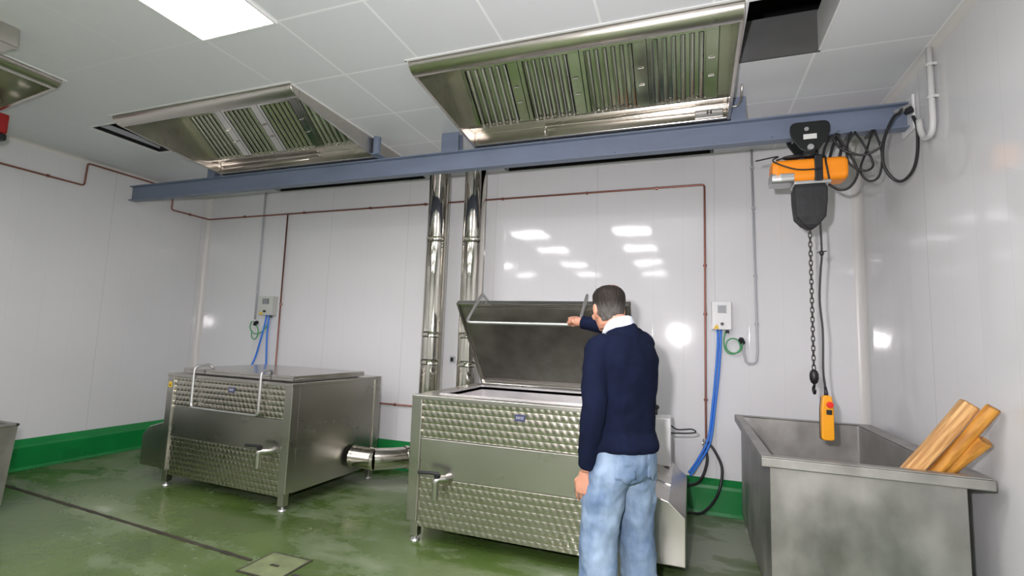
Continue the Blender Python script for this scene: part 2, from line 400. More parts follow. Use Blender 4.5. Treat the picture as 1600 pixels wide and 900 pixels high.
# ------------------------------------------------------------------ extraction hoods
def hood(label, loc, rz, W, nf, pipe=None, plate=False):
    """front lip along x at y=0, z=0 (ceiling); the canopy drops towards +y"""
    t = thing('extraction_hood', label, 'extractor hood', loc, rz, 'stainless extraction hoods')
    D, zb = 1.06, -.168
    # lip: rounded nose across the front
    prof = [(0, .04)]+[(.078-.085*math.cos(q), -.066*math.sin(q)) for q in [PI/2*i/9 for i in range(10)]]+[(.085, -.066), (.085, .04)]
    o = obj('front_lip', prism(NB(), [(0, a, z) for a, z in prof], (W, 0, 0)), 'steel_hood', t, bevel=.012, seg=3); smart(o, 60)
    for x in (0, W-.022):
        pts = [(x, .085, .32), (x, .085, -.066), (x, D, zb), (x, 1.58, zb), (x, 1.58, .32)]
        obj('side_panel', prism(NB(), pts, (.022, 0, 0)), 'steel_hood', t, bevel=.003)
    bm = NB()
    prism(bm, [(.022, .087, -.05), (.022, .56, .27), (.022, .56, .30), (.022, .087, 0)], (W-.044, 0, 0))
    prism(bm, [(.022, .12, .3), (.022, 1.57, .3), (.022, 1.57, .33), (.022, .12, .33)], (W-.044, 0, 0))
    box(bm, .022, W-.022, 1.55, 1.57, zb+.03, .3)
    obj('inner_casing', bm, 'steel_hood', t)
    bm = NB()
    prism(bm, [(.022, .945, -.03), (.022, .945, -.067), (.022, 1.05, -.067), (.022, 1.05, zb+.004), (.022, 1.57, zb+.004), (.022, 1.57, zb+.02), (.022, 1.065, zb+.02), (.022, 1.065, -.05), (.022, .96, -.05), (.022, .96, -.03)], (W-.044, 0, 0))
    obj('grease_gutter', bm, 'steel_hood', t, bevel=.004)
    # baffle filters on a slope
    a = Vector((0, .962, -.045)); top = Vector((0, .58, .26)); d = (top-a).normalized(); L = (top-a).length; n = Vector((1, 0, 0)).cross(d).normalized()
    if n.z > 0: n = -n
    x0 = .09; fwid = (W-.18)/nf
    for k in range(nf):
        bm = NB(); xa = x0+k*fwid
        # frame
        fr = [(0, .03), (fwid-.085, fwid-.004)]
        def P(x, s, h): return Vector((xa+x, 0, 0))+a+d*s+n*h
        def slab(xa_, xb_, s0, s1, h0, h1):
            vs = [P(x, s, h) for h in (h0, h1) for s in (s0, s1) for x in (xa_, xb_)]
            v = [bm.verts.new(p) for p in vs]
            for f in ((0, 2, 3, 1), (4, 5, 7, 6), (0, 1, 5, 4), (2, 6, 7, 3), (0, 4, 6, 2), (1, 3, 7, 5)): bm.faces.new([v[i] for i in f])
        for f0, f1 in fr: slab(f0, f1, 0, L, 0, .012)
        slab(0, fwid-.004, 0, .012, 0, .014); slab(0, fwid-.004, L-.018, L, 0, .014)
        slab(.0, fwid-.004, .012, L-.018, -.016, -.012)
        nr = 6; pw = (fwid-.11)/nr
        for r_ in range(nr):
            xc = .028+pw*(r_+.5); hw = pw*.3
            pts = [(-hw, -.016)]+[(-hw*math.cos(q), -.002+.022*math.sin(q)) for q in [PI*i/8 for i in range(9)]]+[(hw, -.016)]
            prism(bm, [P(xc+u, .012, h) for u, h in pts], d*(L-.03))
        fo = obj('baffle_filter', bm, 'baffle', t, bevel=.002)
        for s in (L*.35, L*.6):
            hx_ = fwid-.065
            bm = NB(); tube(bm, [P(hx_, s, .012), P(hx_, s, .026), P(hx_+.035, s, .026), P(hx_+.035, s, .012)], .004, 6)
            obj('filter_handle', bm, 'steel_shine', fo)
        bm = NB()
        for r_ in range(nr):
            ell(bm, P(.028+pw*(r_+.5), .012, .02), (.011, .012, .009), u=10, v=8); ell(bm, P(.028+pw*(r_+1), .02, .008), (.008, .008, .008), u=10, v=8)
        obj('drip_tab', bm, 'steel_shine', fo, smooth=True)['kind'] = 'stuff'
    # side blanking strips
    for xa, xb in ((.022, .09), (W-.09, W-.022)):
        bm = NB(); prism(bm, [Vector((xa, 0, 0))+a+n*.004, Vector((xb, 0, 0))+a+n*.004, Vector((xb, 0, 0))+top+n*.004, Vector((xa, 0, 0))+top+n*.004], -n*.02)
        obj('filter_rail', bm, 'steel_hood', t)
    bm = NB()
    for q in ((-.012, 0, -.03, -.018), (W, W+.012, 0, 1.5)): box(bm, q[0], q[1], q[2] if q[2] >= 0 else -.03, q[3] if q[3] > 0 else 1.5, -.008, -.001)
    box(bm, -.012, W+.012, -.034, -.018, -.008, -.001)
    obj('edge_trim', bm, 'lampframe', t)
    if pipe:
        for pl in pipe:
            bm = NB(); tube(bm, fillet(pl, .02), .0065, 10); obj('drain_pipe', bm, 'steel_hood', t, smooth=True)
    if plate:
        obj('rating_plate', box(NB(), W-.24, W-.05, 1.042, 1.05, -.15, -.085), 'alu', t, bevel=.002)
        bm = NB(); box(bm, W-.16, W-.15, 1.04, 1.042, -.125, -.1); box(bm, W-.135, W-.125, 1.04, 1.042, -.125, -.1); box(bm, W-.15, W-.135, 1.04, 1.042, -.115, -.11)
    
        obj('plate_mark', bm, 'black', t)
    return t
hood('large stainless extraction hood over the kettle with the raised lid', (-1.76, 2.66, ZC), 0, 2.04, 4,
     pipe=[[(.655, 1.03, -.15), (.655, 1.03, -.078), (2.085, 1.03, -.095), (2.105, 1.0, -.07), (2.105, .9, -.004)]], plate=True)
hood('smaller stainless extraction hood over the closed kettle, at left', (-4.73, 2.66, ZC), 0, 1.98, 4,
     pipe=[[(.05, 1.035, -.095), (1.3, 1.035, -.085), (1.32, 1.047, -.08)], [(.03, 1.03, -.145), (1.22, 1.03, -.125)]])
hood('stainless extraction hood cut off by the left edge of the picture', (-4.42, .53, ZC), R(90), 1.6, 3)
# steel duct at far left
obj_ = obj('air_duct', box(NB(), -4.45, -3.92, .75, 1.65, 3.15, ZC-.002), 'steel_hood', bevel=.006)
tag(obj_, 'square steel duct end below the ceiling in the top left corner', 'duct')
# red box at far left
t = thing('warning_box', 'red box with black base near the ceiling at the left edge, beneath the hood', 'box', (-5.2, 2.2, 3.0))
obj('housing', box(NB(), -.2, .0, -.24, .0, -.03, .13), 'redbox', t, bevel=.01)
obj('base', box(NB(), -.2, .002, -.242, .002, -.09, -.032), 'black', t, bevel=.015)
bm = NB(); box(bm, -.11, -.09, -.13, -.11, .13, .14); obj('hanger', bm, 'black', t)

# ------------------------------------------------------------------ crane beam
t = thing('overhead_beam', 'long blue-grey steel I-beam running below the ceiling across the room', 'beam', (0, 3.79, 2.925))
bx0, bx1 = -6.2, XR-.004
bm = NB(); prof = [(-.042, 0), (.042, 0), (.042, .011), (.006, .016), (.006, .158), (.042, .163), (.042, .174), (-.042, .174), (-.042, .163), (-.006, .158), (-.006, .016), (-.042, .011)]
prism(bm, [(bx0, a, z) for a, z in prof], (bx1-bx0, 0, 0)); obj('girder', bm, 'beam', t, bevel=.002)
for x, wd in ((-4.9, .1), (-2.0, .17), (.335, .1)):
    bm = NB(); box(bm, x-wd/2, x+wd/2, -.042, -.032, .174, .345); box(bm, x-wd/2, x+wd/2, .032, .042, .174, .345); box(bm, x-.006, x+.006, -.032, .032, .174, .345)
    obj('hanger_bracket', bm, 'beam', t, bevel=.002)
bm = NB(); cyl(bm, (-2.712, -.12, .18), (-2.712, -.12, .346), .034, 20); box(bm, -2.745, -2.67, -.16, .042, .174, .184); obj('hanger_bracket', bm, 'beam', t)
bm = NB()
for x in (-6.12, -5.95, -1.87, -4.3, -.55, .55, .95): ell(bm, (x, -.042, .02), (.008, .008, .006), u=8, v=6)
obj('bolt', bm, 'beam', t, smooth=True)['kind'] = 'stuff'
obj('end_plate', box(NB(), bx1-.015, bx1+.001, -.09, .09, -.03, .2), 'lampframe', t, bevel=.003)

# ------------------------------------------------------------------ chain hoist
HX, HY = .775, 3.79
t = thing('chain_hoist', 'orange electric chain hoist with a black trolley hanging from the blue beam', 'hoist', (HX, HY, 2.725))
bm = NB()
for sy in (-1, 1):
    pts = []
    for (a, z) in fillet([Vector((-.125, .335, 0)), Vector((.125, .335, 0)), Vector((.13, .23, 0)), Vector((.05, .115, 0)), Vector((-.05, .115, 0)), Vector((-.13, .23, 0))], .05, 5, True) and [(v.x, v.y) for v in fillet([Vector((-.118, .325, 0)), Vector((.118, .325, 0)), Vector((.122, .235, 0)), Vector((.045, .115, 0)), Vector((-.045, .115, 0)), Vector((-.122, .235, 0))], .05, 5, True)]:
        pts.append((a, sy*.075-.006, z))
    prism(bm, pts, (0, .012, 0))
box(bm, -.03, .03, -.08, .08, .095, .125)
tr = obj('trolley', bm, 'black_metal', t, bevel=.002); tr.location.z = -.035
for sy in (-1, 1):
    for x in (-.07, .07): obj('trolley_wheel', cyl(NB(), (x, sy*.068, .265), (x, sy*.02, .265), .028, 20), 'steel_dark', tr)
obj('label_plate', box(NB(), -.04, .04, -.084, -.081, .2, .235), 'paper', tr)
bm = NB(); cyl(bm, (0, -.095, .14), (0, .095, .14), .02, 16); obj('axle_bolt', bm, 'alu', tr)
bm = NB(); cyl(bm, (-.02, -.086, .272), (-.02, -.082, .272), .014, 16); obj('round_mark', bm, 'alu', tr)
bm = NB(); tube(bm, fillet([(0, 0, .14), (.02, 0, .10), (0, 0, .06), (-.02, 0, .09)], .02), .009, 8); box(bm, -.025, .025, -.03, .03, .03, .055); obj('suspension_hook', bm, 'steel_dark', t, smooth=False)
# motor body: rounded horizontal drum
def rrect(x, hw, hh, cz, r, n=5):
    pts = []
    for cx_, cz_, a0 in ((hw-r, hh-r, 0), (-hw+r, hh-r, PI/2), (-hw+r, -hh+r, PI), (hw-r, -hh+r, 3*PI/2)):
        for j in range(n+1):
            a = a0+PI/2*j/n; pts.append(Vector((x, cx_+r*math.cos(a), cz+cz_+r*math.sin(a))))
    return pts
bm = NB(); loft(bm, [rrect(-.235, .055, .06, -.045, .03), rrect(-.23, .075, .075, -.045, .035), rrect(-.2, .085, .083, -.045, .04), rrect(.2, .085, .08, -.045, .04), rrect(.215, .08, .072, -.045, .04), rrect(.222, .06, .055, -.045, .03)])
mb = obj('motor_body', bm, 'orange', t, bevel=.003)
bm = NB(); loft(bm, [rrect(-.242, .05, .03, -.088, .02), rrect(-.236, .08, .038, -.088, .03), rrect(-.18, .087, .042, -.088, .03), rrect(-.1, .087, .04, -.088, .03)]); obj('end_cap', bm, 'alu', t, bevel=.002)
obj('strap', box(NB(), .02, .07, -.092, .092, -.13, .045), 'black', t, bevel=.006)
bm = NB(); box(bm, -.1, .12, -.075, .075, -.145, -.12); obj('chain_guide', bm, 'alu', t, bevel=.006)
bm = NB(); loft(bm, [rrect_ for rrect_ in [[Vector((u*a, v*b_, z)) for u, v in ((-1, -1), (-.4, -1.05), (.4, -1.05), (1, -1), (1, 1), (.4, 1.05), (-.4, 1.05), (-1, 1))] for a, b_, z in ((.085, .06, -.14), (.1, .068, -.17), (.098, .07, -.26), (.088, .065, -.37), (.05, .05, -.42), (.012, .03, -.45))]])
cb = obj('chain_bag', bm, 'bag', t, bevel=.012, seg=3)
# load chain: real links
bm = NB(); z = -.44; k = 0; zend = 1.32-2.725
while z > zend:
    lp = []
    for j in range(14):
        a = 2*PI*j/14; u = .0095*math.cos(a); v = .015*math.sin(a)+(.006 if math.sin(a) > 0 else -.006)
        lp.append((u, 0, z+v-.015) if k % 2 else (u*.5, u*.86, z+v-.015))
    tube(bm, lp, .0038, 6, closed=True); z -= .032; k += 1
obj('load_chain', bm, 'chain', t, smooth=True)
bm = NB()
hz = zend
tube(bm, [(0, 0, hz+.01), (0, 0, hz), (0, 0, hz-.02), (0, 0, hz-.05), (0, 0, hz-.075), (0, 0, hz-.085)], [.01, .02, .027, .027, .02, .01], 14)
hk = obj('hook_block', bm, 'black', t, smooth=True)
bm = NB(); hp = [(0, 0, hz-.08), (0, .0, hz-.095), (.0, .02, hz-.11), (0, .022, hz-.13), (0, .004, hz-.145), (0, -.016, hz-.135), (0, -.02, hz-.12)]
tube(bm, smoothpath(hp, 5), [.008]*8+[.01]*15+[.008]*8, 8) ; obj('hook', bm, 'black_metal', hk, smooth=True)
# small control wires on the body
bm = NB(); tube(bm, smoothpath([(-.33, -.02, .06), (-.2, -.09, .055), (-.23, -.1, .02), (-.1, -.1, -.045), (.02, -.1, -.055), (.06, -.1, -.05)], 6), .005, 6)
tube(bm, smoothpath([(-.2, -.03, .05), (-.1, -.06, .065), (.0, -.05, .055), (.08, -.07, .045), (.085, -.1, -.02), (.1, -.1, -.13)], 6), .006, 6)
ell(bm, (-.1, -.04, .058), (.07, .03, .016)); ell(bm, (.0, -.04, .06), (.05, .035, .018))
obj('wiring', bm, 'black', t, smooth=True)
# pendant control
PX, PY = .832, 3.75
t = thing('pendant_control', 'yellow pendant remote with red button hanging over the big steel sink', 'remote control', (PX, PY, .885))
prof = fillet([Vector((-.036, 0, 0)), Vector((.036, 0, 0)), Vector((.036, .2, 0)), Vector((.027, .285, 0)), Vector((-.024, .285, 0)), Vector((-.034, .2, 0))], .02, 4, True)
obj('housing', prism(NB(), [(v.x, -.026, v.y) for v in prof], (0, .052, 0)), 'yellow', t, bevel=.008, seg=3)
obj('rear_shell', prism(NB(), [(v.x*1.06, .012, v.y*1.0-.004) for v in prof], (0, .022, 0)), 'black', t, bevel=.004)
bm = NB(); cyl(bm, (.012, -.026, .228), (.012, -.046, .228), .02, 20); obj('stop_button', bm, 'red', t, bevel=.003)
bm = NB(); box(bm, -.008, .024, -.034, -.026, .165, .195); obj('push_button', bm, 'black', t, bevel=.003)
bm = NB(); tube(bm, smoothpath([(.0, 0, .28), (-.004, 0, .34), (-.012, 0, .45), (-.008, 0, .7), (-.02, 0, .9), (-.01, 0, 1.1), (.0, 0, 1.22), (-.005, 0, 1.5), (-.008, .02, 1.75)], 8), .0065, 8)
tube(bm, [(0, 0, .27), (0, 0, .3), (-.004, 0, .34)], [.014, .012, .008], 10)
ell(bm, (.0, 0, 1.22), (.014, .014, .02)); tube(bm, [(-.025, -.01, 1.225), (.03, .01, 1.235)], .004, 6)
obj('cable', bm, 'black', t, smooth=True)

# festoon cable loops
t = thing('power_cable', 'black power cable hanging in loops under the right end of the blue beam', 'cable', (0, 3.79, 2.9))
def cabl(name, pts, r=.008): 
    bm = NB(); tube(bm, smoothpath(pts, 8), r, 8); return obj(name, bm, 'black', t, smooth=True)
cabl('cable_loop', [(1.29, -.10, .125), (1.26, -.15, .08), (1.217, -.17, .04), (1.165, -.17, -.1), (1.156, -.17, -.248), (1.196, -.17, -.344), (1.252, -.17, -.372), (1.31, -.17, -.305), (1.337, -.17, -.183), (1.34, -.17, -.03), (1.33, -.15, .05)], .0095)
lp = [(.9, -.08, .0), (.95, -.09, -.10), (1.06, -.1, -.16), (1.14, -.13, -.14), (1.162, -.15, -.1)]
cabl('cable_loop', lp)
cabl('cable_loop', [(1.02, -.06, .02), (.99, -.07, -.1), (1.0, -.07, -.2), (1.08, -.08, -.26), (1.13, -.08, -.22), (1.08, -.08, -.08), (1.04, -.06, .02)], .007)
cabl('cable_loop', [(1.14, -.06, .02), (1.1, -.07, -.12), (1.06, -.07, -.25), (1.1, -.08, -.33), (1.16, -.08, -.3), (1.18, -.08, -.15), (1.15, -.06, .02)], .007)
cabl('cable_loop', [(.93, -.06, .02), (.99, -.08, -.12), (1.04, -.09, -.26), (1.0, -.09, -.36), (.94, -.08, -.38), (.88, -.06, -.33)], .008)
cabl('cable_loop', [(.90, -.05, .01), (.86, -.05, -.1), (.87, -.06, -.2)], .008)
cabl('cable_loop', [(.95, -.05, .02), (.91, -.05, -.08), (.89, -.06, -.18), (.93, -.06, -.2), (.96, -.06, -.08), (.935, -.06, .02)], .009)
cabl('cable_loop', [(.82, -.05, .01), (.825, -.05, -.12), (.81, -.05, -.16)], .006)
bm = NB(); 
for x in (.9, .94, 1.02, 1.14): box(bm, x-.02, x+.02, -.065, .03, -.004, .006)
obj('cable_clip', bm, 'black', t)['kind'] = 'stuff'
t = thing('cable_plug', 'black and grey cable plug at the wall end of the blue beam', 'plug', (1.33, 3.70, 3.035))
bm = NB(); tube(bm, [(-.08, 0, -.03), (-.02, 0, -.005), (.01, 0, .008)], [.016, .02, .02], 12); obj('plug_body', bm, 'alu', t, smooth=False)
bm = NB(); tube(bm, [(-.02, -.005, -.03), (.013, -.005, -.015)], [.022, .026], 12); obj('plug_nut', bm, 'black', t)

# ------------------------------------------------------------------ pipes on walls
def pipe_thing(name, label, cat, runs, r, m_, clips=(), clipm=None):
    t = thing(name, label, cat, Vector(runs[0][0]))
    o0 = Vector(runs[0][0])
    for rn in runs:
        bm = NB(); tube(bm, fillet([Vector(p)-o0 for p in rn], r*3, 4), r, 10); obj('pipe', bm, m_, t, smooth=True)
    for c_ in clips:
        p = Vector(c_[:3])-o0; ax = c_[3]; bm = NB()
        a = {'x': (1, 0, 0), 'y': (0, 1, 0), 'z': (0, 0, 1)}[ax]; a = Vector(a)
        cyl(bm, p-a*.01, p+a*.01, r*1.7, 12)
        ctr = Vector(((XL-o0.x) if ax == 'y' or c_[0] < XL+.1 else p.x, p.y if ax == 'y' or c_[0] < XL+.1 else YB-o0.y, p.z))
        cyl(bm, p, ctr, r*.7, 8); obj('clip', bm, clipm or m_, t)
    return t
YP = YB-.03; XP = XL+.03
pipe_thing('copper_pipe', 'thin copper pipe running high along the left wall and back wall', 'pipe',
    [[(XP, 0, 2.985), (XP, 3.325, 2.975), (XP, 3.335, 3.23), (XP, 4.3, 3.23), (XP, 4.3, 2.96), (XP, YP, 2.96), (.133, YP, 2.97), (.133, YP, .62), (.1, YP-.02, .5)]],
    .0095, 'copper', [(XP, 3.0, 2.978, 'y'), (XP, 4.55, 2.96, 'y')]+[(x, YP, 2.965, 'x') for x in (-5.6, -4.6, -3.6, -2.85, -1.9, -.98, -.3)]+[(.133, YP, z, 'z') for z in (2.2, 1.75, .98)])
pipe_thing('copper_pipe', 'copper pipe dropping down the back wall behind the closed kettle', 'pipe',
    [[(-4.862, YP, 2.96), (-4.855, YP, .69), (-1.6, YP, .69)]], .0095, 'copper', [(-4.858, YP, 1.8, 'z'), (-3.1, YP, .69, 'x')])
pipe_thing('conduit_pipe', 'grey conduit coming down the back wall beside the left control box', 'conduit',
    [[(-5.276, YB-.02, ZC), (-5.272, YB-.02, 1.6)]], .011, 'conduit', [(-5.275, YB-.02, 2.6, 'z'), (-5.273, YB-.02, 1.95, 'z')])
pipe_thing('conduit_pipe', 'grey conduit with a J bend on the back wall beside the right control box', 'conduit',
    [[(.539, YB-.02, ZC), (.56, YB-.02, 1.42), (.545, YB-.02, 1.32), (.47, YB-.025, 1.32), (.445, YB-.035, 1.43), (.45, YB-.05, 1.5)]], .010, 'conduit',
    [(.54, YB-.02, 3.1, 'z'), (.547, YB-.02, 2.72, 'z'), (.552, YB-.02, 2.1, 'z'), (.557, YB-.02, 1.67, 'z')])
tw = pipe_thing('conduit_pipe', 'white plastic pipe with a hooked end high on the right wall', 'pipe',
    [[(XR-.03, 3.41, ZC), (XR-.03, 3.41, 2.80), (XR-.03, 3.44, 2.74), (XR-.03, 3.53, 2.75), (XR-.03, 3.58, 2.84), (XR-.03, 3.585, 2.9)]], .017, 'pipe_white')
for z in (3.16, 2.96):
    bm = NB(); cyl(bm, (0, 0, z-ZC-.008), (0, 0, z-ZC+.008), .022, 12); box(bm, 0, .028, -.02, .02, z-ZC-.008, z-ZC+.008); obj('clip', bm, 'pipe_white', tw)

def ctl_box(label, x0, x1, z0, z1, m_, style):
    t = thing('control_box', label, 'control box', ((x0+x1)/2, YB, z0)); W = x1-x0; H = z1-z0
    obj('housing', box(NB(), -W/2, W/2, -.09, 0, 0, H), m_, t, bevel=.006)
    obj('display', box(NB(), -W*.2, W*.25, -.096, -.09, H*.58, H*.86), 'screen' if style else 'grey', t, bevel=.002)
    bm = NB()
    for k in range(4): box(bm, -W*.16, W*.2, -.098, -.096, H*(.61+.06*k), H*(.635+.06*k))
    obj('display_bar', bm, 'grey' if style else 'screen', t)['kind'] = 'stuff'
    bm = NB(); cyl(bm, (W*.02, -.09, H*.2), (W*.02, -.112, H*.2), .014, 16); obj('knob', bm, 'black', t)
    bm = NB(); prism(bm, [(-W*.42, -.0915, .005), (-W*.12, -.0915, .005), (-W*.2, -.0915, H*.17), (-W*.3, -.0915, H*.17)], (0, .001, 0)); obj('sticker', bm, 'sticker', t)
    bm = NB(); cyl(bm, (W*.3, -.05, 0), (W*.3, -.05, -.03), .014, 12); obj('cable_gland', bm, 'black', t)
    return t
ctl_box('small pale control box on the back wall behind the closed kettle', -5.16, -4.93, 1.655, 1.895, 'offwhite', True)
ctl_box('small white control box on the back wall between the man and the sink', .185, .35, 1.61, 1.865, 'white', False)
def socket(label, x, z):
    t = thing('wall_socket', label, 'socket', (x, YB, z))
    bm = NB(); cyl(bm, (0, 0, 0), (0, -.03, 0), .036, 20); obj('back_plate', bm, 'white', t, bevel=.004)
    bm = NB(); tube(bm, [(0, -.03, 0), (.0, -.055, -.006), (.01, -.075, -.03)], [.026, .024, .02], 14); obj('plug', bm, 'black', t)
socket('round wall socket with black plug left of the left control box', -5.215, 1.56)
socket('round wall socket with black plug right of the right control box', .43, 1.525)
def hose(name, label, cat, paths, r, m_):
    t = thing(name, label, cat, paths[0][0]); o0 = Vector(paths[0][0])
    for p in paths:
        bm = NB(); tube(bm, smoothpath([Vector(q)-o0 for q in p], 7), r, 8); obj('hose', bm, m_, t, smooth=True)
y = YB-.045
hose('blue_cable', 'pair of blue cables dropping from the left control box', 'cable',
     [[(-5.05, y, 1.66), (-5.08, y, 1.5), (-5.13, y, 1.3), (-5.19, y, 1.1), (-5.2, y-.1, .9)], [(-5.01, y, 1.66), (-5.02, y, 1.4), (-5.0, y, 1.1), (-4.98, y, .8)]], .011, 'blue')
hose('blue_cable', 'thick pair of blue cables dropping from the right control box to the open kettle', 'cable',
     [[(.235, y, 1.61), (.235, y, 1.45), (.215, y, 1.2), (.19, y-.01, .95), (.15, y-.03, .65), (.06, y-.1, .47), (-.01, y-.2, .38)],
      [(.262, y, 1.61), (.255, y, 1.4), (.235, y, 1.15), (.205, y-.015, .9), (.165, y-.04, .62), (.07, y-.13, .45), (.0, y-.22, .36)]], .010, 'blue')
hose('green_cable', 'green coiled cable between left control box and its socket', 'cable',
     [[(-5.0, y, 1.645), (-5.05, y, 1.5), (-5.15, y, 1.43), (-5.24, y, 1.42), (-5.31, y, 1.48), (-5.3, y, 1.56), (-5.22, y-.04, 1.57)], [(-5.28, y, 1.46), (-5.27, y, 1.37), (-5.21, y, 1.35), (-5.17, y, 1.42), (-5.19, y, 1.5), (-5.22, y-.03, 1.54)]], .007, 'green_hose')
hose('green_cable', 'green coiled cable between right control box and its socket', 'cable',
     [[(.30, y, 1.6), (.285, y, 1.5), (.31, y, 1.415), (.37, y, 1.4), (.42, y, 1.45), (.40, y, 1.52), (.35, y, 1.535), (.31, y, 1.5), (.31, y, 1.44), (.36, y, 1.405), (.42, y-.01, 1.43), (.435, y-.03, 1.5)]], .006, 'green_hose')
hose('black_hose', 'black hose looping down to the floor beside the open kettle', 'hose',
     [[(.135, y, .62), (.2, y-.02, .55), (.26, y-.04, .4), (.22, y-.1, .2), (.1, y-.3, .1), (-.02, y-.5, .14)], [(.12, y, .6), (.14, y-.02, .45), (.08, y-.1, .3), (-.02, y-.2, .27)]], .012, 'black')
t = thing('pipe_valve', 'small steel valve at the lower end of the right copper pipe', 'valve', (.125, YP-.01, .61))
bm = NB(); cyl(bm, (0, 0, -.05), (0, 0, .03), .02, 14); cyl(bm, (-.03, 0, -.01), (.03, 0, -.01), .014, 12); obj('valve_body', bm, 'alu', t, bevel=.003)
bm = NB(); tube(bm, [(0, -.02, 0), (0, -.045, .0), (.04, -.05, .012)], .006, 8); obj('valve_handle', bm, 'black', t)
t = thing('light_switch', 'tiny dark switch on the back wall between the two flue pipes', 'switch', (-2.42, YB, 1.22))
obj('back_plate', box(NB(), -.03, .03, -.02, 0, -.035, .035), 'grey', t, bevel=.003); obj('rocker', box(NB(), -.018, .012, -.028, -.02, -.02, .02), 'black', t)

# ------------------------------------------------------------------ flue pipes
def flue(label, x, y_, bands):
    t = thing('flue_pipe', label, 'flue pipe', (x, y_, 0), group='polished flue pipes')
    bm = NB(); cyl(bm, (0, 0, .06), (0, 0, ZC+.05), .112, 40); smart(obj('pipe', bm, 'steel_shine', t), 40)
    for z in bands:
        bm = NB(); tube(bm, [(0, 0, z-.03), (0, 0, z-.022), (0, 0, z-.016), (0, 0, z+.016), (0, 0, z+.022), (0, 0, z+.03)], [.112, .118, .1145, .1145, .118, .112], 40)
        box(bm, -.02, .02, -.14, -.112, z-.014, z+.014)
        smart(obj('clamp_band', bm, 'steel_shine', t), 50)
    obj('foot_plate', box(NB(), -.13, .13, -.13, .13, 0, .06), 'steel', t, bevel=.005)
flue('left one of the two polished flue pipes rising between the kettles', -2.52, 4.55, (2.47, 1.48, 1.2))
flue('right one of the two polished flue pipes, partly behind the raised lid', -2.10, 4.55, (2.45, 1.48, 1.2))

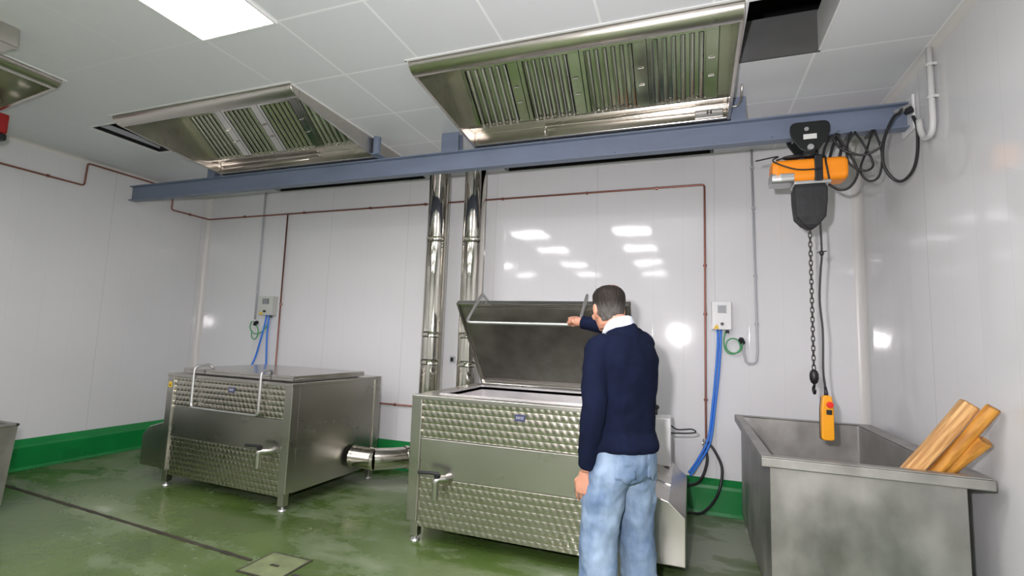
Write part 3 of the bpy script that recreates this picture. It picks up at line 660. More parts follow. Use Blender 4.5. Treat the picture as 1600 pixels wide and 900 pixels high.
# ------------------------------------------------------------------ kettles
def kettle(label, cx, cy, side, open_deg, extra, rz=0):
    """side: +1 when the motor cover is on the right; origin at floor centre"""
    t = thing('cooking_kettle', label, 'cooking kettle', (cx, cy, 0), rz, group='stainless cooking kettles')
    hx, y0, y1, H = .785, -.57, .60, 1.03
    pw = .085
    for sx in (-1, 1):
        for yy in (y0, y1-pw):
            xa = -hx if sx < 0 else hx-pw
            p = obj('corner_post', box(NB(), xa, xa+pw, yy, yy+pw, .14, H-.012), 'steel', t, bevel=.006)
            lx = xa+(.03 if sx < 0 else -.005)
            l = obj('leg', box(NB(), lx, lx+.06, yy+.015, yy+.075, .035, .14), 'steel', t, bevel=.003)
            bm = NB(); c0 = (lx+.03, yy+.045)
            cyl(bm, (*c0, .012), (*c0, .04), .012, 12); cyl(bm, (*c0, 0), (*c0, .012), .036, 20, .03); obj('foot', bm, 'alu', l)
    x0, x1 = -hx+pw, hx-pw
    obj('upper_panel', box(NB(), x0, x1, y0+.018, y0+.04, .725, H-.03), 'quilt', t, bevel=.003)
    obj('middle_panel', box(NB(), x0, x1, y0+.014, y0+.04, .452, .722), 'steel', t, bevel=.003)
    obj('lower_panel', box(NB(), x0, x1, y0+.018, y0+.04, .105, .449), 'quilt', t, bevel=.003)
    for sx in (-1, 1):
        xa = -hx+.015 if sx < 0 else hx-.03
        obj('side_panel', box(NB(), xa, xa+.015, y0+pw, y1-pw, .13, H-.03), 'steel', t, bevel=.002)
    obj('rear_panel', box(NB(), x0, x1, y1-.035, y1-.02, .13, H-.03), 'steel', t)
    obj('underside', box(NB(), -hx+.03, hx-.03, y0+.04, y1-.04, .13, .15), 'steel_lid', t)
    # rim with the tub opening
    ix0, ix1, iy0, iy1 = -hx+.17, hx-.10, y0+.12, y1-.26
    bm = NB()
    for a in ((-hx, hx, y0-.004, iy0), (-hx, hx, iy1, y1), (-hx, ix0, iy0, iy1), (ix1, hx, iy0, iy1)): box(bm, *a, H-.03, H)
    obj('top_rim', bm, 'steel', t, bevel=.004)
    bm = NB()
    for a in ((ix0-.006, ix1+.006, iy0-.006, iy0), (ix0-.006, ix1+.006, iy1, iy1+.006), (ix0-.006, ix0, iy0, iy1), (ix1, ix1+.006, iy0, iy1)): box(bm, *a, .45, H+.012)
    box(bm, ix0-.006, ix1+.006, iy0-.006, iy1+.006, .44, .45)
    obj('tub', bm, 'tub', t)
    # lid, hinged at the back
    hy, hz = y1-.235, H+.035; LL = .90; lx0, lx1 = -hx+.16, hx-.035
    lid = bpy.data.objects.new('lid', None); COL.objects.link(lid); lid.parent = t; lid.location = (0, hy, hz); lid.rotation_euler = (R(-open_deg), 0, 0)
    bm = NB(); box(bm, lx0, lx1, -LL, .0, 0, .022)
    for a in ((lx0, lx1, -LL, -LL+.012), (lx0, lx1, -.012, 0), (lx0, lx0+.012, -LL, 0), (lx1-.012, lx1, -LL, 0)): box(bm, *a, -.022, 0)
    bpy.data.objects.remove(lid)
    lid = obj('lid', bm, 'lid_steel', t, bevel=.003); lid.location = (0, hy, hz); lid.rotation_euler = (R(-open_deg), 0, 0)
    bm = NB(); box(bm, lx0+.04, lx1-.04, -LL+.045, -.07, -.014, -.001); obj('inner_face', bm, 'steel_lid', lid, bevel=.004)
    ca = (lx0+lx1)/2-.045; hw = .42
    top = .10; fwd = -LL-.055; drop = -.325
    pts = [(ca-hw+.05, -LL+.10, .02), (ca-hw+.03, -LL+.07, .06), (ca-hw, fwd, .045), (ca-hw, fwd, drop), (ca+hw, fwd, drop), (ca+hw, fwd, .045), (ca+hw-.03, -LL+.07, .06), (ca+hw-.05, -LL+.10, .02)]
    bm = NB(); tube(bm, fillet(pts, .045, 6), .0115, 12); obj('lid_handle', bm, 'alu', lid, smooth=True)
    for xx in (lx0+.25, lx1-.35):
        h = obj('hinge', box(NB(), xx, xx+.12, hy-.005, hy+.05, H, H+.03), 'steel', t, bevel=.008, seg=3)
        bm = NB(); cyl(bm, (xx-.01, hy+.012, H+.035), (xx+.16, hy+.012, H+.035), .014, 14); obj('hinge_pin', bm, 'steel_shine', h)
    # tap
    tx, tz = x0+.18 if side > 0 else x1-.16, .47
    tp = bpy.data.objects.new('tap', None); bpy.data.objects.remove(tp)
    bm = NB(); tube(bm, [(tx+.06, y0+.02, tz), (tx+.05, y0-.02, tz), (tx+.03, y0-.05, tz)], [.034, .026, .02], 18); tube(bm, fillet([(tx+.05, y0-.03, tz), (tx, y0-.07, tz), (tx, y0-.07, tz-.13)], .025), .026, 16)
    tp = smart(obj('tap', bm, 'steel_dark', t), 50)
    bm = NB(); tube(bm, [(tx+.01, y0-.07, tz+.018), (tx+.01, y0-.07, tz+.04)], .024, 14); tube(bm, smoothpath([(tx+.02, y0-.07, tz+.042), (tx-.05, y0-.085, tz+.045), (tx-.13, y0-.09, tz+.04)], 4), [(.013, .012)]*9, 10)
    obj('lever', bm, 'black', tp, smooth=False)
    obj('badge', box(NB(), ca, ca+.075, y0+.014, y0+.018, .905, .95), 'badge', t)
    bm = NB(); xx = ca+.01
    for dx, a in ((0, 0), (.012, .006), (.024, -.006), (.036, 0), (.046, .004)): box(bm, xx+dx, xx+dx+.005, y0+.0125, y0+.014, .918, .938)
    box(bm, xx, xx+.03, y0+.0125, y0+.014, .926, .930)
    obj('badge_mark', bm, 'grey', t)
    # motor cover
    s = side
    prof = [(0, .14), (.335, .14), (.335, .42), (.235, .51), (.06, .56), (0, .56)]
    bm = NB(); prism(bm, [(s*(hx+a), y0+.03, z) for a, z in prof], (0, 1.05, 0))
    mc = obj('motor_cover', bm, 'steel', t, bevel=.006)
    bm = NB(); prism(bm, [(s*(hx+a), y0+.40, z) for a, z in [(.0, .564), (.06, .565), (.24, .515), (.24, .509), (0, .55)]], (0, .012, 0)); obj('cover_seam', bm, 'alu', mc)
    if extra == 'box':
        b_ = obj('switch_box', box(NB(), hx+.02, hx+.22, .28, .5, .53, .89), 'white', t, bevel=.008)
        bm = NB(); cyl(bm, (hx+.1, .45, .89), (hx+.1, .45, .93), .012, 12); ell(bm, (hx+.1, .45, .95), (.025, .025, .022)); obj('knob', bm, 'black', b_, smooth=True)
        bm = NB(); tube(bm, smoothpath([(hx+.215, .36, .83), (hx+.27, .37, .80), (hx+.37, .38, .81), (hx+.40, .38, .79), (hx+.33, .38, .775), (hx+.215, .36, .77)], 6), .006, 8); obj('wire', bm, 'black', b_, smooth=True)
    else:
        obj('warning_sticker', box(NB(), -hx+.02, -hx+.065, y0-.002, y0, .9, .95), 'sticker', t)
        bm = NB(); prism(bm, [(-hx+.033, y0-.003, .912), (-hx+.053, y0-.003, .912), (-hx+.043, y0-.003, .935)], (0, .0008, 0)); obj('sticker_mark', bm, 'black', t)
    return t
kettle('stainless cooking kettle with its lid raised, beside the man', -1.145, 3.80, 1, 49, 'box')
kettle('closed stainless cooking kettle in the left corner, wall duct at its right side', -3.85, 3.88, -1, 0, 'sticker', R(-2.5))
# exhaust duct between left kettle and flue
t = thing('exhaust_duct', 'short segmented steel exhaust duct joining the closed kettle to the flue', 'duct', (-3.035, 4.07, .29))
bm = NB(); tube(bm, [(0.004, 0, 0), (.03, 0, 0), (.2, .0, 0), (.23, 0, 0)], .1, 32); smart(obj('duct_section', bm, 'steel_shine', t), 40)
bm = NB(); tube(bm, [(.23, 0, 0), (.36, .10, .0), (.45, .2, 0)], [.1, .098, .096], 32); smart(obj('elbow', bm, 'steel_shine', t), 20)
bm = NB(); tube(bm, [(.45, .2, 0), (.5, .36, 0)], .096, 32); smart(obj('duct_section', bm, 'steel_shine', t), 40)
for p, q in (((.0, 0, 0), (.025, 0, 0)), ((.21, 0, 0), (.24, .008, 0)), ((.44, .19, 0), (.46, .22, 0))):
    bm = NB(); cyl(bm, p, q, .106, 32); smart(obj('collar', bm, 'steel_shine', t), 40)

# ------------------------------------------------------------------ big sink
t = thing('steel_sink', 'big worn galvanised steel sink standing by the right wall', 'sink', (.35, 2.94, 0))
W, D, H = .965, 1.66, .9
bm = NB()
ox0, ox1, oy0, oy1 = .045, W-.09, .045, D-.05     # body
def shell(bm, x0, x1, y0, y1, z0, z1, th):
    for a in ((x0, x1, y0, y0+th), (x0, x1, y1-th, y1), (x0, x0+th, y0+th, y1-th), (x1-th, x1, y0+th, y1-th)): box(bm, *a, z0, z1)
shell(bm, ox0, ox1, oy0, oy1, .12, H-.01, .012); box(bm, ox0, ox1, oy0, oy1, .12, .132)
obj('basin', bm, 'galv', t, bevel=.003)
bm = NB()
for a in ((0, W, 0, oy0+.012), (0, W, oy1-.012, D), (0, ox0+.012, oy0+.012, oy1-.012), (ox1-.012, W, oy0+.012, oy1-.012)): box(bm, *a, H-.008, H)
for a in ((0, W, 0, .008), (0, W, D-.008, D), (0, .008, .008, D-.008), (W-.008, W, .008, D-.008)): box(bm, *a, H-.055, H-.008)
obj('rolled_rim', bm, 'galv', t, bevel=.004)
obj('shelf_bottom', box(NB(), ox0+.012, ox1-.012, oy0+.012, oy1-.012, .44, .452), 'galv', t)
obj('corner_seam', box(NB(), ox1-.02, ox1-.011, oy1-.02, oy1-.011, .45, H-.01), 'alu', t)
for x in (ox0+.02, ox1-.07):
    for yy in (oy0+.02, oy1-.07): obj('leg', box(NB(), x, x+.05, yy, yy+.05, 0, .12), 'galv', t)
# outlet fitting inside the sink
t2 = thing('drain_fitting', 'small dark metal fitting lying in the sink below the pendant remote', 'fitting', (.93, 3.62, .452))
bm = NB(); cyl(bm, (-.02, 0, .26), (.06, .01, .25), .012, 12); cyl(bm, (0, 0, 0), (0, 0, .27), .014, 12); obj('pipe', bm, 'galv', t2, bevel=.002)
bm = NB(); cyl(bm, (.06, .01, .25), (.1, .015, .245), .016, 12); obj('cap', bm, 'black', t2)

# wooden sticks in the sink
def stick(label, a, b_, r, m_, square=False):
    a = Vector(a); b_ = Vector(b_); d = b_-a; L = d.length
    t = thing('wooden_stick', label, 'wooden stick', a, group='wooden sticks leaning in the sink')
    t.rotation_mode = 'QUATERNION'; t.rotation_quaternion = Vector((0, 0, 1)).rotation_difference(d)
    bm = NB()
    if square:
        rings = [[Vector((u*r*(1+.04*math.sin(z*13+i)), v*r*(1+.05*math.cos(z*9+i)), z)) for i, (u, v) in enumerate(((-1, -.8), (-.3, -1), (.8, -.9), (1.05, .1), (.85, .9), (0, 1), (-.95, .85), (-1.05, 0)))] for z in [L*k/14 for k in range(15)]]
    else:
        rings = [[Vector((math.cos(q)*r*(1+.04*math.sin(z*17+q)), math.sin(q)*r*(1+.04*math.cos(z*11+q*2)), z)) for q in [2*PI*i/20 for i in range(20)]] for z in [L*k/14 for k in range(15)]]
    loft(bm, rings); smart(obj('shaft', bm, m_, t, bevel=.004), 45)
    bm = NB(); loft(bm, [[p*.93+Vector((0, 0, L*.07-.0+.0005)) for p in rings[-1]], [p*.93+Vector((0, 0, L*.07+.003)) for p in rings[-1]]]); obj('sawn_end', bm, 'wood_brown', t)
    return t
stick('pale square-cut wooden stick, leftmost of those in the sink', (.905, 3.055, .70), (1.262, 3.0, 1.225), .036, 'wood_pale', True)
stick('round amber wooden stick with a dark end, longest in the sink', (.997, 3.12, .655), (1.324, 2.945, 1.22), .029, 'wood_amber')
stick('short round brown wooden stick, lowest of those in the sink', (1.06, 3.20, .69), (1.29, 2.955, 1.065), .029, 'wood_amber')

# ------------------------------------------------------------------ tub at the left edge
t = thing('steel_tub', 'galvanised steel tub cut off by the left edge of the picture', 'tub', (-5.5, 1.95, 0))
def taper(x0, x1, y0, y1, z, k): return [Vector((x*k, y*k, z)) for x, y in ((x0, y0), (x1, y0), (x1, y1), (x0, y1))]
q = (-.6, .58, -.7, .45)
bm = NB(); loft(bm, [taper(*q, .06, .93), taper(*q, .66, .985)], False); loft(bm, [taper(*q, .66, .965), taper(*q, .08, .91)], False)
bm.faces.new([bm.verts.new(p) for p in taper(*q, .06, .93)]); bm.faces.new([bm.verts.new(p) for p in taper(*q, .08, .91)])
obj('basin', bm, 'galv', t)
bm = NB(); x0, x1, y0, y1 = q
for a in ((x0, x1, y0, y0+.03), (x0, x1, y1-.03, y1), (x0, x0+.03, y0, y1), (x1-.03, x1, y0, y1)): box(bm, *a, .655, .675)
obj('rim', bm, 'galv', t, bevel=.006)
for x in (-.5, .45):
    for yy in (-.6, .35): obj('foot', box(NB(), x-.03, x+.03, yy-.03, yy+.03, 0, .062), 'galv', t)

# ------------------------------------------------------------------ floor channel and inspection cover
bm = NB(); pts = []
xx = XL+.1
rnd = random.Random(3); P1 = []; P2 = []
while xx < -2.62:
    f = (xx+5.6)/(5.6-2.62); yc = 2.754-(2.754-2.55)*f; wv = .011+.007*rnd.random()
    P1.append((xx, yc-wv, .0035)); P2.append((xx, yc+wv, .0035)); xx += .05
vs = [bm.verts.new(p) for p in P1]; vt = [bm.verts.new(p) for p in P2]
for i in range(len(vs)-1): bm.faces.new((vs[i], vs[i+1], vt[i+1], vt[i]))
r_ = bmesh.ops.extrude_face_region(bm, geom=bm.faces[:]); bmesh.ops.translate(bm, verts=[v for v in r_['geom'] if isinstance(v, bmesh.types.BMVert)], vec=(0, 0, -.0033))
tag(obj('floor_joint', bm, 'groove'), 'dark dirty joint line crossing the green floor towards the square cover', 'floor joint')
bm = NB(); box(bm, -2.26, -1.6, 2.50, 2.522, .0002, .0035); tag(obj('floor_joint', bm, 'groove'), 'short dark joint line on the floor right of the square cover', 'floor joint')
t = thing('inspection_cover', 'square inspection cover set in the green floor at the bottom edge', 'floor cover', (-2.44, 2.55, 0))
obj('plate', box(NB(), -.145, .145, -.13, .14, .0003, .005), 'cover', t)
bm = NB()
for a in ((-.16, .16, -.145, -.13), (-.16, .16, .14, .155), (-.16, -.145, -.13, .14), (.145, .16, -.13, .14)): box(bm, *a, .0003, .004)
obj('frame_gap', bm, 'groove', t)
bm = NB(); box(bm, -.03, .03, -.01, .01, .005, .008); obj('lift_slot', bm, 'groove', t)

# ------------------------------------------------------------------ the man
MP = Vector((-.345, 2.74, 0)); MR = R(50)
man = NB()
def voxel(o, size, smooth=2, disp=None):
    rm = o.modifiers.new('remesh', 'REMESH'); rm.mode = 'VOXEL'; rm.voxel_size = size; rm.use_smooth_shade = True
    sm = o.modifiers.new('smooth', 'SMOOTH'); sm.factor = .5; sm.iterations = smooth
    if disp:
        tx = bpy.data.textures.new('folds', 'CLOUDS'); tx.noise_scale = disp[1]; tx.noise_depth = 1
        dp = o.modifiers.new('folds', 'DISPLACE'); dp.texture = tx; dp.strength = disp[0]; dp.mid_level = .4; dp.texture_coords = 'LOCAL'
    return o
V = Vector
def oval(c, hx_, hf, hb, yaw=0, n=28, p=2.3):
    out = []
    for i in range(n):
        a = 2*PI*i/n; ca, sa = math.cos(a), math.sin(a)
        x = hx_*math.copysign(abs(ca)**(2/p), ca); y_ = math.copysign(abs(sa)**(2/p), sa); y_ *= hf if y_ > 0 else hb
        out.append(V((c[0]+x*math.cos(yaw)-y_*math.sin(yaw), c[1]+x*math.sin(yaw)+y_*math.cos(yaw), c[2])))
    return out
# pose landmarks, local: +y forward, +x his right, z up
def tolocal(p):
    d = V(p)-MP; return V((d.x*math.cos(MR)+d.y*math.sin(MR), -d.x*math.sin(MR)+d.y*math.cos(MR), d.z))
SHR, SHL = V((.185, .02, 1.455)), V((-.18, -.0, 1.43))
GRIP = tolocal((-.72, 3.255, 1.607))
WRR = GRIP+V((.055, -.085, -.012))
ELR = V((.245, .28, 1.545))
ELL_, WRL = V((-.235, -.045, 1.10)), V((-.212, .035, .80))
HD = V((-.03, .035, 0))     # head offset forward
# ---- body core (skin)
def torso_rings(g, zs):
    T_ = [(.80, .17, .12, .13, 0), (.90, .175, .125, .14, 0), (1.0, .178, .15, .12, .0), (1.1, .178, .16, .115, .0), (1.2, .185, .15, .12, 0), (1.3, .195, .135, .125, 0), (1.38, .2, .12, .125, 0), (1.44, .175, .10, .11, 0), (1.49, .115, .075, .085, 0), (1.52, .075, .065, .07, .005)]
    return [oval((0, t_[4], t_[0]), t_[1]+g, t_[2]+g, t_[3]+g) for t_ in T_ if zs[0] <= t_[0] <= zs[1]]
body = NB()
loft(body, torso_rings(-.03, (.8, 1.52)))
# neck
tube(body, [V((0, .01, 1.46)), V((-.01, .03, 1.54)), V((-.018, .05, 1.60))], [.068, .06, .06], 20)
# head: rings in head frame
HY_ = R(-18); 
Hm = Matrix.Translation(V((-.022, .085, 1.538))) @ Matrix.Rotation(HY_, 4, 'Z') @ Matrix.Rotation(R(-6), 4, 'X') @ Matrix.Scale(1.09, 4)
headp = [(.0, .045, .03, .05, .02), (.018, .055, .075, .06, 0), (.045, .062, .09, .07, 0), (.075, .067, .094, .085, 0), (.105, .072, .094, .097, 0), (.135, .076, .094, .104, 0), (.16, .077, .092, .104, 0), (.185, .071, .082, .095, 0), (.205, .055, .06, .07, 0), (.217, .03, .03, .035, 0)]
def head_rings(g=0, zs=(0, 1)): return [[Hm @ q for q in oval((0, a[4], a[0]), a[1]+g, a[2]+g, a[3]+g, p=2.1)] for a in headp if zs[0] <= a[0] <= zs[1]]
loft(body, head_rings())
def hp(x, y_, z): return Hm @ V((x, y_, z))
def hell(x, y_, z, r, rx=0): ell(body, hp(x, y_, z), r, (Hm.to_3x3() @ Matrix.Rotation(rx, 3, 'X')))
hell(0, .10, .085, (.012, .017, .022), R(-20)); hell(0, .108, .075, (.015, .013, .011)); hell(0, .085, .118, (.05, .014, .01)); hell(0, .09, .045, (.024, .012, .008)); hell(0, .088, .034, (.022, .012, .008)); hell(0, .078, .01, (.024, .02, .016))
for s in (-1, 1):
    hell(s*.04, .075, .07, (.022, .022, .02)); hell(s*.077, -.005, .095, (.009, .02, .032), R(-8)); hell(s*.07, .0, .07, (.012, .012, .015))
# legs inside the jeans
legsP = {-1: [V((-.09, 0, .86)), V((-.125, .03, .48)), V((-.145, .0, .09))], 1: [V((.09, 0, .86)), V((.125, .02, .48)), V((.15, -.01, .09))]}
for s in (-1, 1):
    h_, k_, a_ = legsP[s]
    tube(body, [h_+V((0, 0, .06)), h_, (h_+k_)/2, k_, (k_*.55+a_*.45), a_], [.08, .085, .07, .055, .052, .038], 16)
    tube(body, [a_, a_+V((s*.005, .03, -.05)), a_+V((s*.02, .13, -.06))], [.036, .034, .025], 12)
# arms inside the sleeves
def limb(bm, pts, rad, n=16): tube(bm, smoothpath(pts, 4), [rad[0]+(0) if False else r_ for r_ in interp(rad, len(pts), 4)], n)
def interp(rad, n, sub):
    out = []
    for i in range(n-1):
        for j in range(sub):
            t_ = j/sub; out.append(rad[i]*(1-t_)+rad[i+1]*t_)
    out.append(rad[-1]); return out
limb(body, [SHL+V((.05, 0, -.01)), SHL, (SHL+ELL_)/2, ELL_, (ELL_+WRL)/2, WRL], [.040, .040, .042, .04, .038, .026])
def hand(bm, Mx, curls, thumb, side=1, spread=.0):
    """Mx: wrist frame; +y to fingertips, +z back of hand, +x*side thumb side"""
    def P(x, y_, z): return Mx @ V((x*side, y_, z))
    ax = Mx.to_3x3()
    rings = []
    for y_, wd, th, zc in ((-.01, .026, .019, 0), (.01, .029, .018, 0), (.035, .037, .017, .0), (.06, .041, .016, .001), (.085, .041, .014, .002), (.093, .036, .011, .001)):
        rings.append([P(math.cos(q)*wd, y_, zc+math.sin(q)*th) for q in [2*PI*i/16 for i in range(16)]])
    loft(bm, rings)
    for i, (x, l, r_) in enumerate(((.03, .072, .0088), (.0105, .08, .0092), (-.0095, .074, .0088), (-.029, .058, .0078))):
        c = curls[i] if hasattr(curls, '__len__') else curls
        y_, z_, ang = .086-(abs(x-.008))*.15, .001, 0.
        pts = [P(x, y_-.012, z_)]; rad_ = [r_*1.08]
        pts.append(P(x, y_, z_)); rad_.append(r_*1.08)
        for seg, k_ in ((l*.45, 1.), (l*.31, 1.15), (l*.24, .75)):
            ang += c*k_; y_ += seg*math.cos(ang); z_ -= seg*math.sin(ang); x2 = x+spread*(i-1.5)*-.3*seg
            pts.append(P(x2, y_, z_)); rad_.append(r_*(.98 if len(rad_) < 4 else .85))
        tube(bm, pts, rad_, 10, hint=ax @ V((0, 0, 1)), rounded=True)
    tpts = [P(*q) for q in thumb]
    tube(bm, tpts, [.014, .0135, .0115, .0095], 10, rounded=True)
# right hand: fingers over the bar and round it
fdir = V(tolocal(MP+V((-.30, .86, .22)))).normalized()     # world direction as local
barL = V(tolocal(MP+V((1, 0, 0)))).normalized()
zb_ = barL.cross(fdir).normalized(); 
if zb_.z < 0: zb_ = -zb_
xb_ = fdir.cross(zb_).normalized()
Mr = Matrix((xb_, fdir, zb_)).transposed().to_4x4(); 
bar_local = tolocal((-.728, 3.232, 1.590))
Mr.translation = bar_local-fdir*.088+zb_*.024
WRR2 = Mr.translation
hand(body, Mr, (1.15, 1.12, 1.1, 1.08), [(.02, .02, -.004), (.038, .045, -.018), (.034, .07, -.036), (.018, .088, -.042)], side=-1)
limb(body, [SHR+V((-.05, 0, -.01)), SHR, (SHR+ELR)/2, ELR, (ELR+WRR2)/2, ELR+(WRR2-ELR)*.87, WRR2], [.040, .040, .042, .04, .038, .03, .027])
# left hand hanging, holding a small dark phone
fd = V((.03, .10, -1)).normalized(); zb2 = V((-.86, -.5, -.02)).normalized(); zb2 = (zb2-fd*zb2.dot(fd)).normalized(); xb2 = fd.cross(zb2).normalized()
Ml = Matrix((xb2, fd, zb2)).transposed().to_4x4(); Ml = Ml @ Matrix.Scale(1.1, 4); Ml.translation = WRL+V((0, .008, -.02))
sgn = 1 if (Ml.to_3x3() @ V((1, 0, 0))).y > 0 else -1
hand(body, Ml, (.34, .42, .5, .58), [(.022, .02, -.004), (.042, .045, -.012), (.047, .072, -.026), (.04, .095, -.036)], side=sgn, spread=.35)
person = obj('person', body, 'skin'); person.location = MP; person.rotation_euler = (0, 0, MR)
voxel(person, .0036, 2)
tag(person, 'grey-haired man in navy sweater and pale jeans gripping the raised lid handle', 'person')
# ---- sweater
bm = NB(); 
rg = torso_rings(.016, (1.0, 1.5))
rg = [oval((0, .0, .905), .196, .155, .168), oval((0, .0, .935), .205, .168, .172)]+rg
loft(bm, rg)
for SH, EL, WR, fat in ((SHR, ELR, WRR2+(ELR-WRR2)*.14, 1), (SHL, ELL_, WRL+(ELL_-WRL)*.06, 1.04)):
    s = 1 if SH.x > 0 else -1
    limb(bm, [SH+V((-s*.09, 0, -.01)), SH+V((-s*.02, 0, .0)), (SH*.6+EL*.4), EL, (EL+WR)/2, WR], [.064*fat, .069*fat, .066*fat, .058*fat, .051*fat, .04*fat], 20)
    d_ = (WR-EL).normalized(); tube(bm, [WR-d_*.045, WR-d_*.04, WR-d_*.004, WR], [.038, .044, .043, .039], 18)
tube(bm, [V((0, -.005, 1.47)), V((-.006, .012, 1.552))], [(.105), (.082)], 24)
ell(bm, V((.0, -.02, 1.465)), (.165, .095, .055))
sw = voxel(obj('sweater', bm, 'sweater', person), .008, 3, (.015, .08))
# shirt collar
bm = NB(); rings = []
cen = V((-.012, .022, 1.548))
def cring(r0_, z, tilt=.0): return [V((cen.x+math.cos(q)*r0_, cen.y+math.sin(q)*r0_*1.05, z-.032*math.sin(q)-.02*max(0, math.sin(q))-tilt)) for q in [2*PI*i/32 for i in range(32)]]
for rr_, z in ((.064, 1.515), (.067, 1.575), (.071, 1.58), (.079, 1.565), (.092, 1.527), (.088, 1.517), (.07, 1.515)): rings.append(cring(rr_, z))
loft(bm, rings, False); o = obj('shirt_collar', bm, 'shirt', person, smooth=True); sb = o.modifiers.new('sub', 'SUBSURF'); sb.levels = 1; sb.render_levels = 1
# ---- jeans
bm = NB()
loft(bm, [oval((0, 0, z), a, f_, b_) for z, a, f_, b_ in ((.76, .155, .10, .125), (.80, .178, .118, .15), (.86, .184, .128, .158), (.92, .182, .13, .148), (.96, .178, .132, .135), (.975, .172, .13, .13))])
for s in (-1, 1):
    h_, k_, a_ = legsP[s]
    tube(bm, [h_+V((0, 0, .03)), h_+V((0, -.01, -.06)), (h_*.6+k_*.4), k_, (k_*.5+a_*.5), a_+V((0, 0, .03)), a_+V((0, .005, -.045))], [(.102), (.114), (.110), (.097), (.094), (.094), (.094)], 22, hint=(0, 1, 0))
    ell(bm, V((s*.074, -.07, .845)), (.086, .068, .12))
je = voxel(obj('jeans', bm, 'jeans', person), .008, 3, (.022, .075))
def patch(name, cx, z, w, h, sy, m_='jeans'):
    bm = NB()
    for k_ in range(7):
        pass
    n_ = 8
    def Y(x, z_): # surface of the seat
        best = .16
        e = 1-((x-math.copysign(.074, cx))/.088)**2-((z_-.845)/.122)**2
        ov = .155*max(.05, 1-(abs(x)/.186)**2.3)**(1/2.3)
        return -max(ov, .07+.069*math.sqrt(max(e, 0)))+.005
    a = [[bm.verts.new((cx+(i/n_-.5)*w, Y(cx+(i/n_-.5)*w, z+(j/n_-.5)*h)-.006, z+(j/n_-.5)*h-(.018 if (j == 0 and abs(i-n_/2) < 2) else 0))) for i in range(n_+1)] for j in range(n_+1)]
    for i in range(n_):
        for j in range(n_): bm.faces.new((a[j][i], a[j][i+1], a[j+1][i+1], a[j+1][i]))
    o = obj(name, bm, m_, person, smooth=True); so = o.modifiers.new('solid', 'SOLIDIFY'); so.thickness = .009; return o
patch('back_pocket', -.092, .84, .1, .115, -.15); patch('back_pocket', .092, .84, .1, .115, -.15)
bm = NB(); tube(bm, smoothpath([V((-.19, .0, .93)), V((-.196, .0, .85)), V((-.2, .0, .7)), V((-.20, .015, .5)), V((-.215, -.005, .3)), V((-.218, -.01, .1))], 5), .004, 6); obj('side_seam', bm, 'denim_dark', person, smooth=True)
# ---- shoes
for s in (-1, 1):
    a_ = legsP[s][2]; bm = NB(); c0 = V((a_.x, a_.y, 0)); yw = -s*R(8)
    def fr(y_, w_, h0, h1): return [c0+Matrix.Rotation(yw, 3, 'Z') @ V((math.cos(q)*w_, y_, (h0+h1)/2+math.sin(q)*(h1-h0)/2)) for q in [2*PI*i/16 for i in range(16)]]
    loft(bm, [fr(-.085, .02, .012, .05), fr(-.075, .034, .012, .085), fr(-.03, .04, .012, .11), (fr(.04, .042, .012, .10)), fr(.10, .05, .012, .07), fr(.15, .046, .012, .055), fr(.185, .025, .014, .04)])
    sh = obj('shoe', bm, 'shoe', person, smooth=True)
    bm = NB(); pr = [c0+Matrix.Rotation(yw, 3, 'Z') @ V((w_*math.cos(q)*(1 if True else 0), .05+.142*math.sin(q), 0)) for q in [2*PI*i/24 for i in range(24)] for w_ in [.047]]
    prism(bm, pr, (0, 0, .022)); obj('sole', bm, 'black', sh)
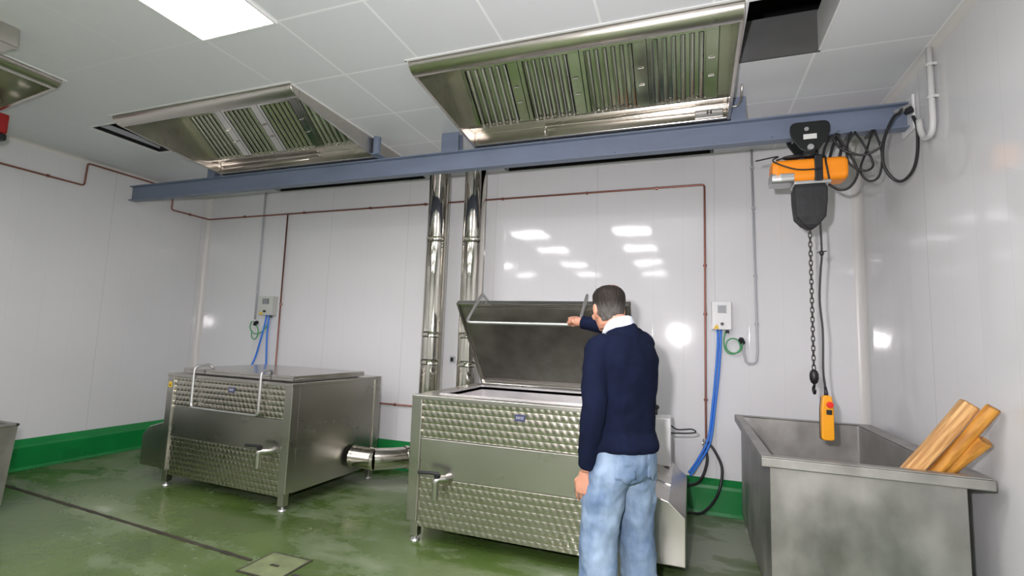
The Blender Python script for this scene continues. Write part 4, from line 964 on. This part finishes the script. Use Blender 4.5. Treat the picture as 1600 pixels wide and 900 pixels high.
# ---- hair: cap over the back, sides and top, open at the face
bm = NB(); N_ = 40
rows = [(.030, .062, .076), (.045, .066, .082), (.07, .071, .092), (.10, .076, .103), (.13, .081, .111), (.16, .083, .112), (.185, .078, .104), (.207, .062, .078), (.222, .034, .04), (.228, .008, .009)]
grid = []
for z, hx_, hb_ in rows:
    rw = []
    lim = {0: .78, 1: .74}.get(rows.index((z, hx_, hb_)), None)
    k_ = (z-.03)/.2
    # angular half-extent measured from the back of the head
    half = R(62) if z < .05 else (R(88) if z < .08 else (R(105) if z < .12 else (R(118) if z < .15 else R(150) if z < .18 else R(180))))
    for i in range(N_+1):
        a = -PI/2+half*(2*i/N_-1)
        y_ = math.sin(a); rw.append(hp(math.cos(a)*hx_, y_*(hb_ if y_ < 0 else .097*min(1, hb_/.1)), z))
    grid.append([bm.verts.new(p) for p in rw])
for a, b_ in zip(grid, grid[1:]):
    for i in range(N_): bm.faces.new((a[i], a[i+1], b_[i+1], b_[i]))
hr = obj('hair', bm, 'hair', person, smooth=True); so = hr.modifiers.new('solid', 'SOLIDIFY'); so.thickness = .014; so.offset = -1
sb = hr.modifiers.new('sub', 'SUBSURF'); sb.levels = 2; sb.render_levels = 2
tx = bpy.data.textures.new('hairnoise', 'CLOUDS'); tx.noise_scale = .012; dp = hr.modifiers.new('d', 'DISPLACE'); dp.texture = tx; dp.strength = .006; dp.texture_coords = 'LOCAL'
bm = NB(); ell(bm, hp(.008, -.060, .2035), (.03, .027, .008), Hm.to_3x3() @ Matrix.Rotation(R(40), 3, 'X')); obj('bald_patch', bm, 'scalp', person, smooth=True)
# glasses
bm = NB()
for s in (-1, 1):
    tube(bm, [hp(s*.033+.024*math.cos(q), .108, .098+.017*math.sin(q)) for q in [2*PI*i/20 for i in range(20)]], .0014, 6, closed=True)
    tube(bm, [hp(s*.057, .108, .105), hp(s*.078, .095, .106), hp(s*.083, .0, .106), hp(s*.081, -.015, .098)], .0015, 6)
tube(bm, [hp(-.009, .108, .10), hp(.009, .108, .10)], .0014, 6)
obj('glasses', bm, 'glasses', person)
# phone held in the left hand
t = thing('phone', 'small dark phone held in the hanging left hand of the man', 'phone', MP); t.rotation_euler = (0, 0, MR)
Mp = Ml.copy(); 
def pb(bm, x0, x1, y0, y1, z0, z1): return box(bm, x0, x1, y0, y1, z0, z1, Mp)
obj('case', pb(NB(), -.034, .055, .055, .105, -.036, -.027), 'black', t, bevel=.003)
obj('screen', pb(NB(), -.03, .05, .058, .102, -.0368, -.036), 'screen', t)
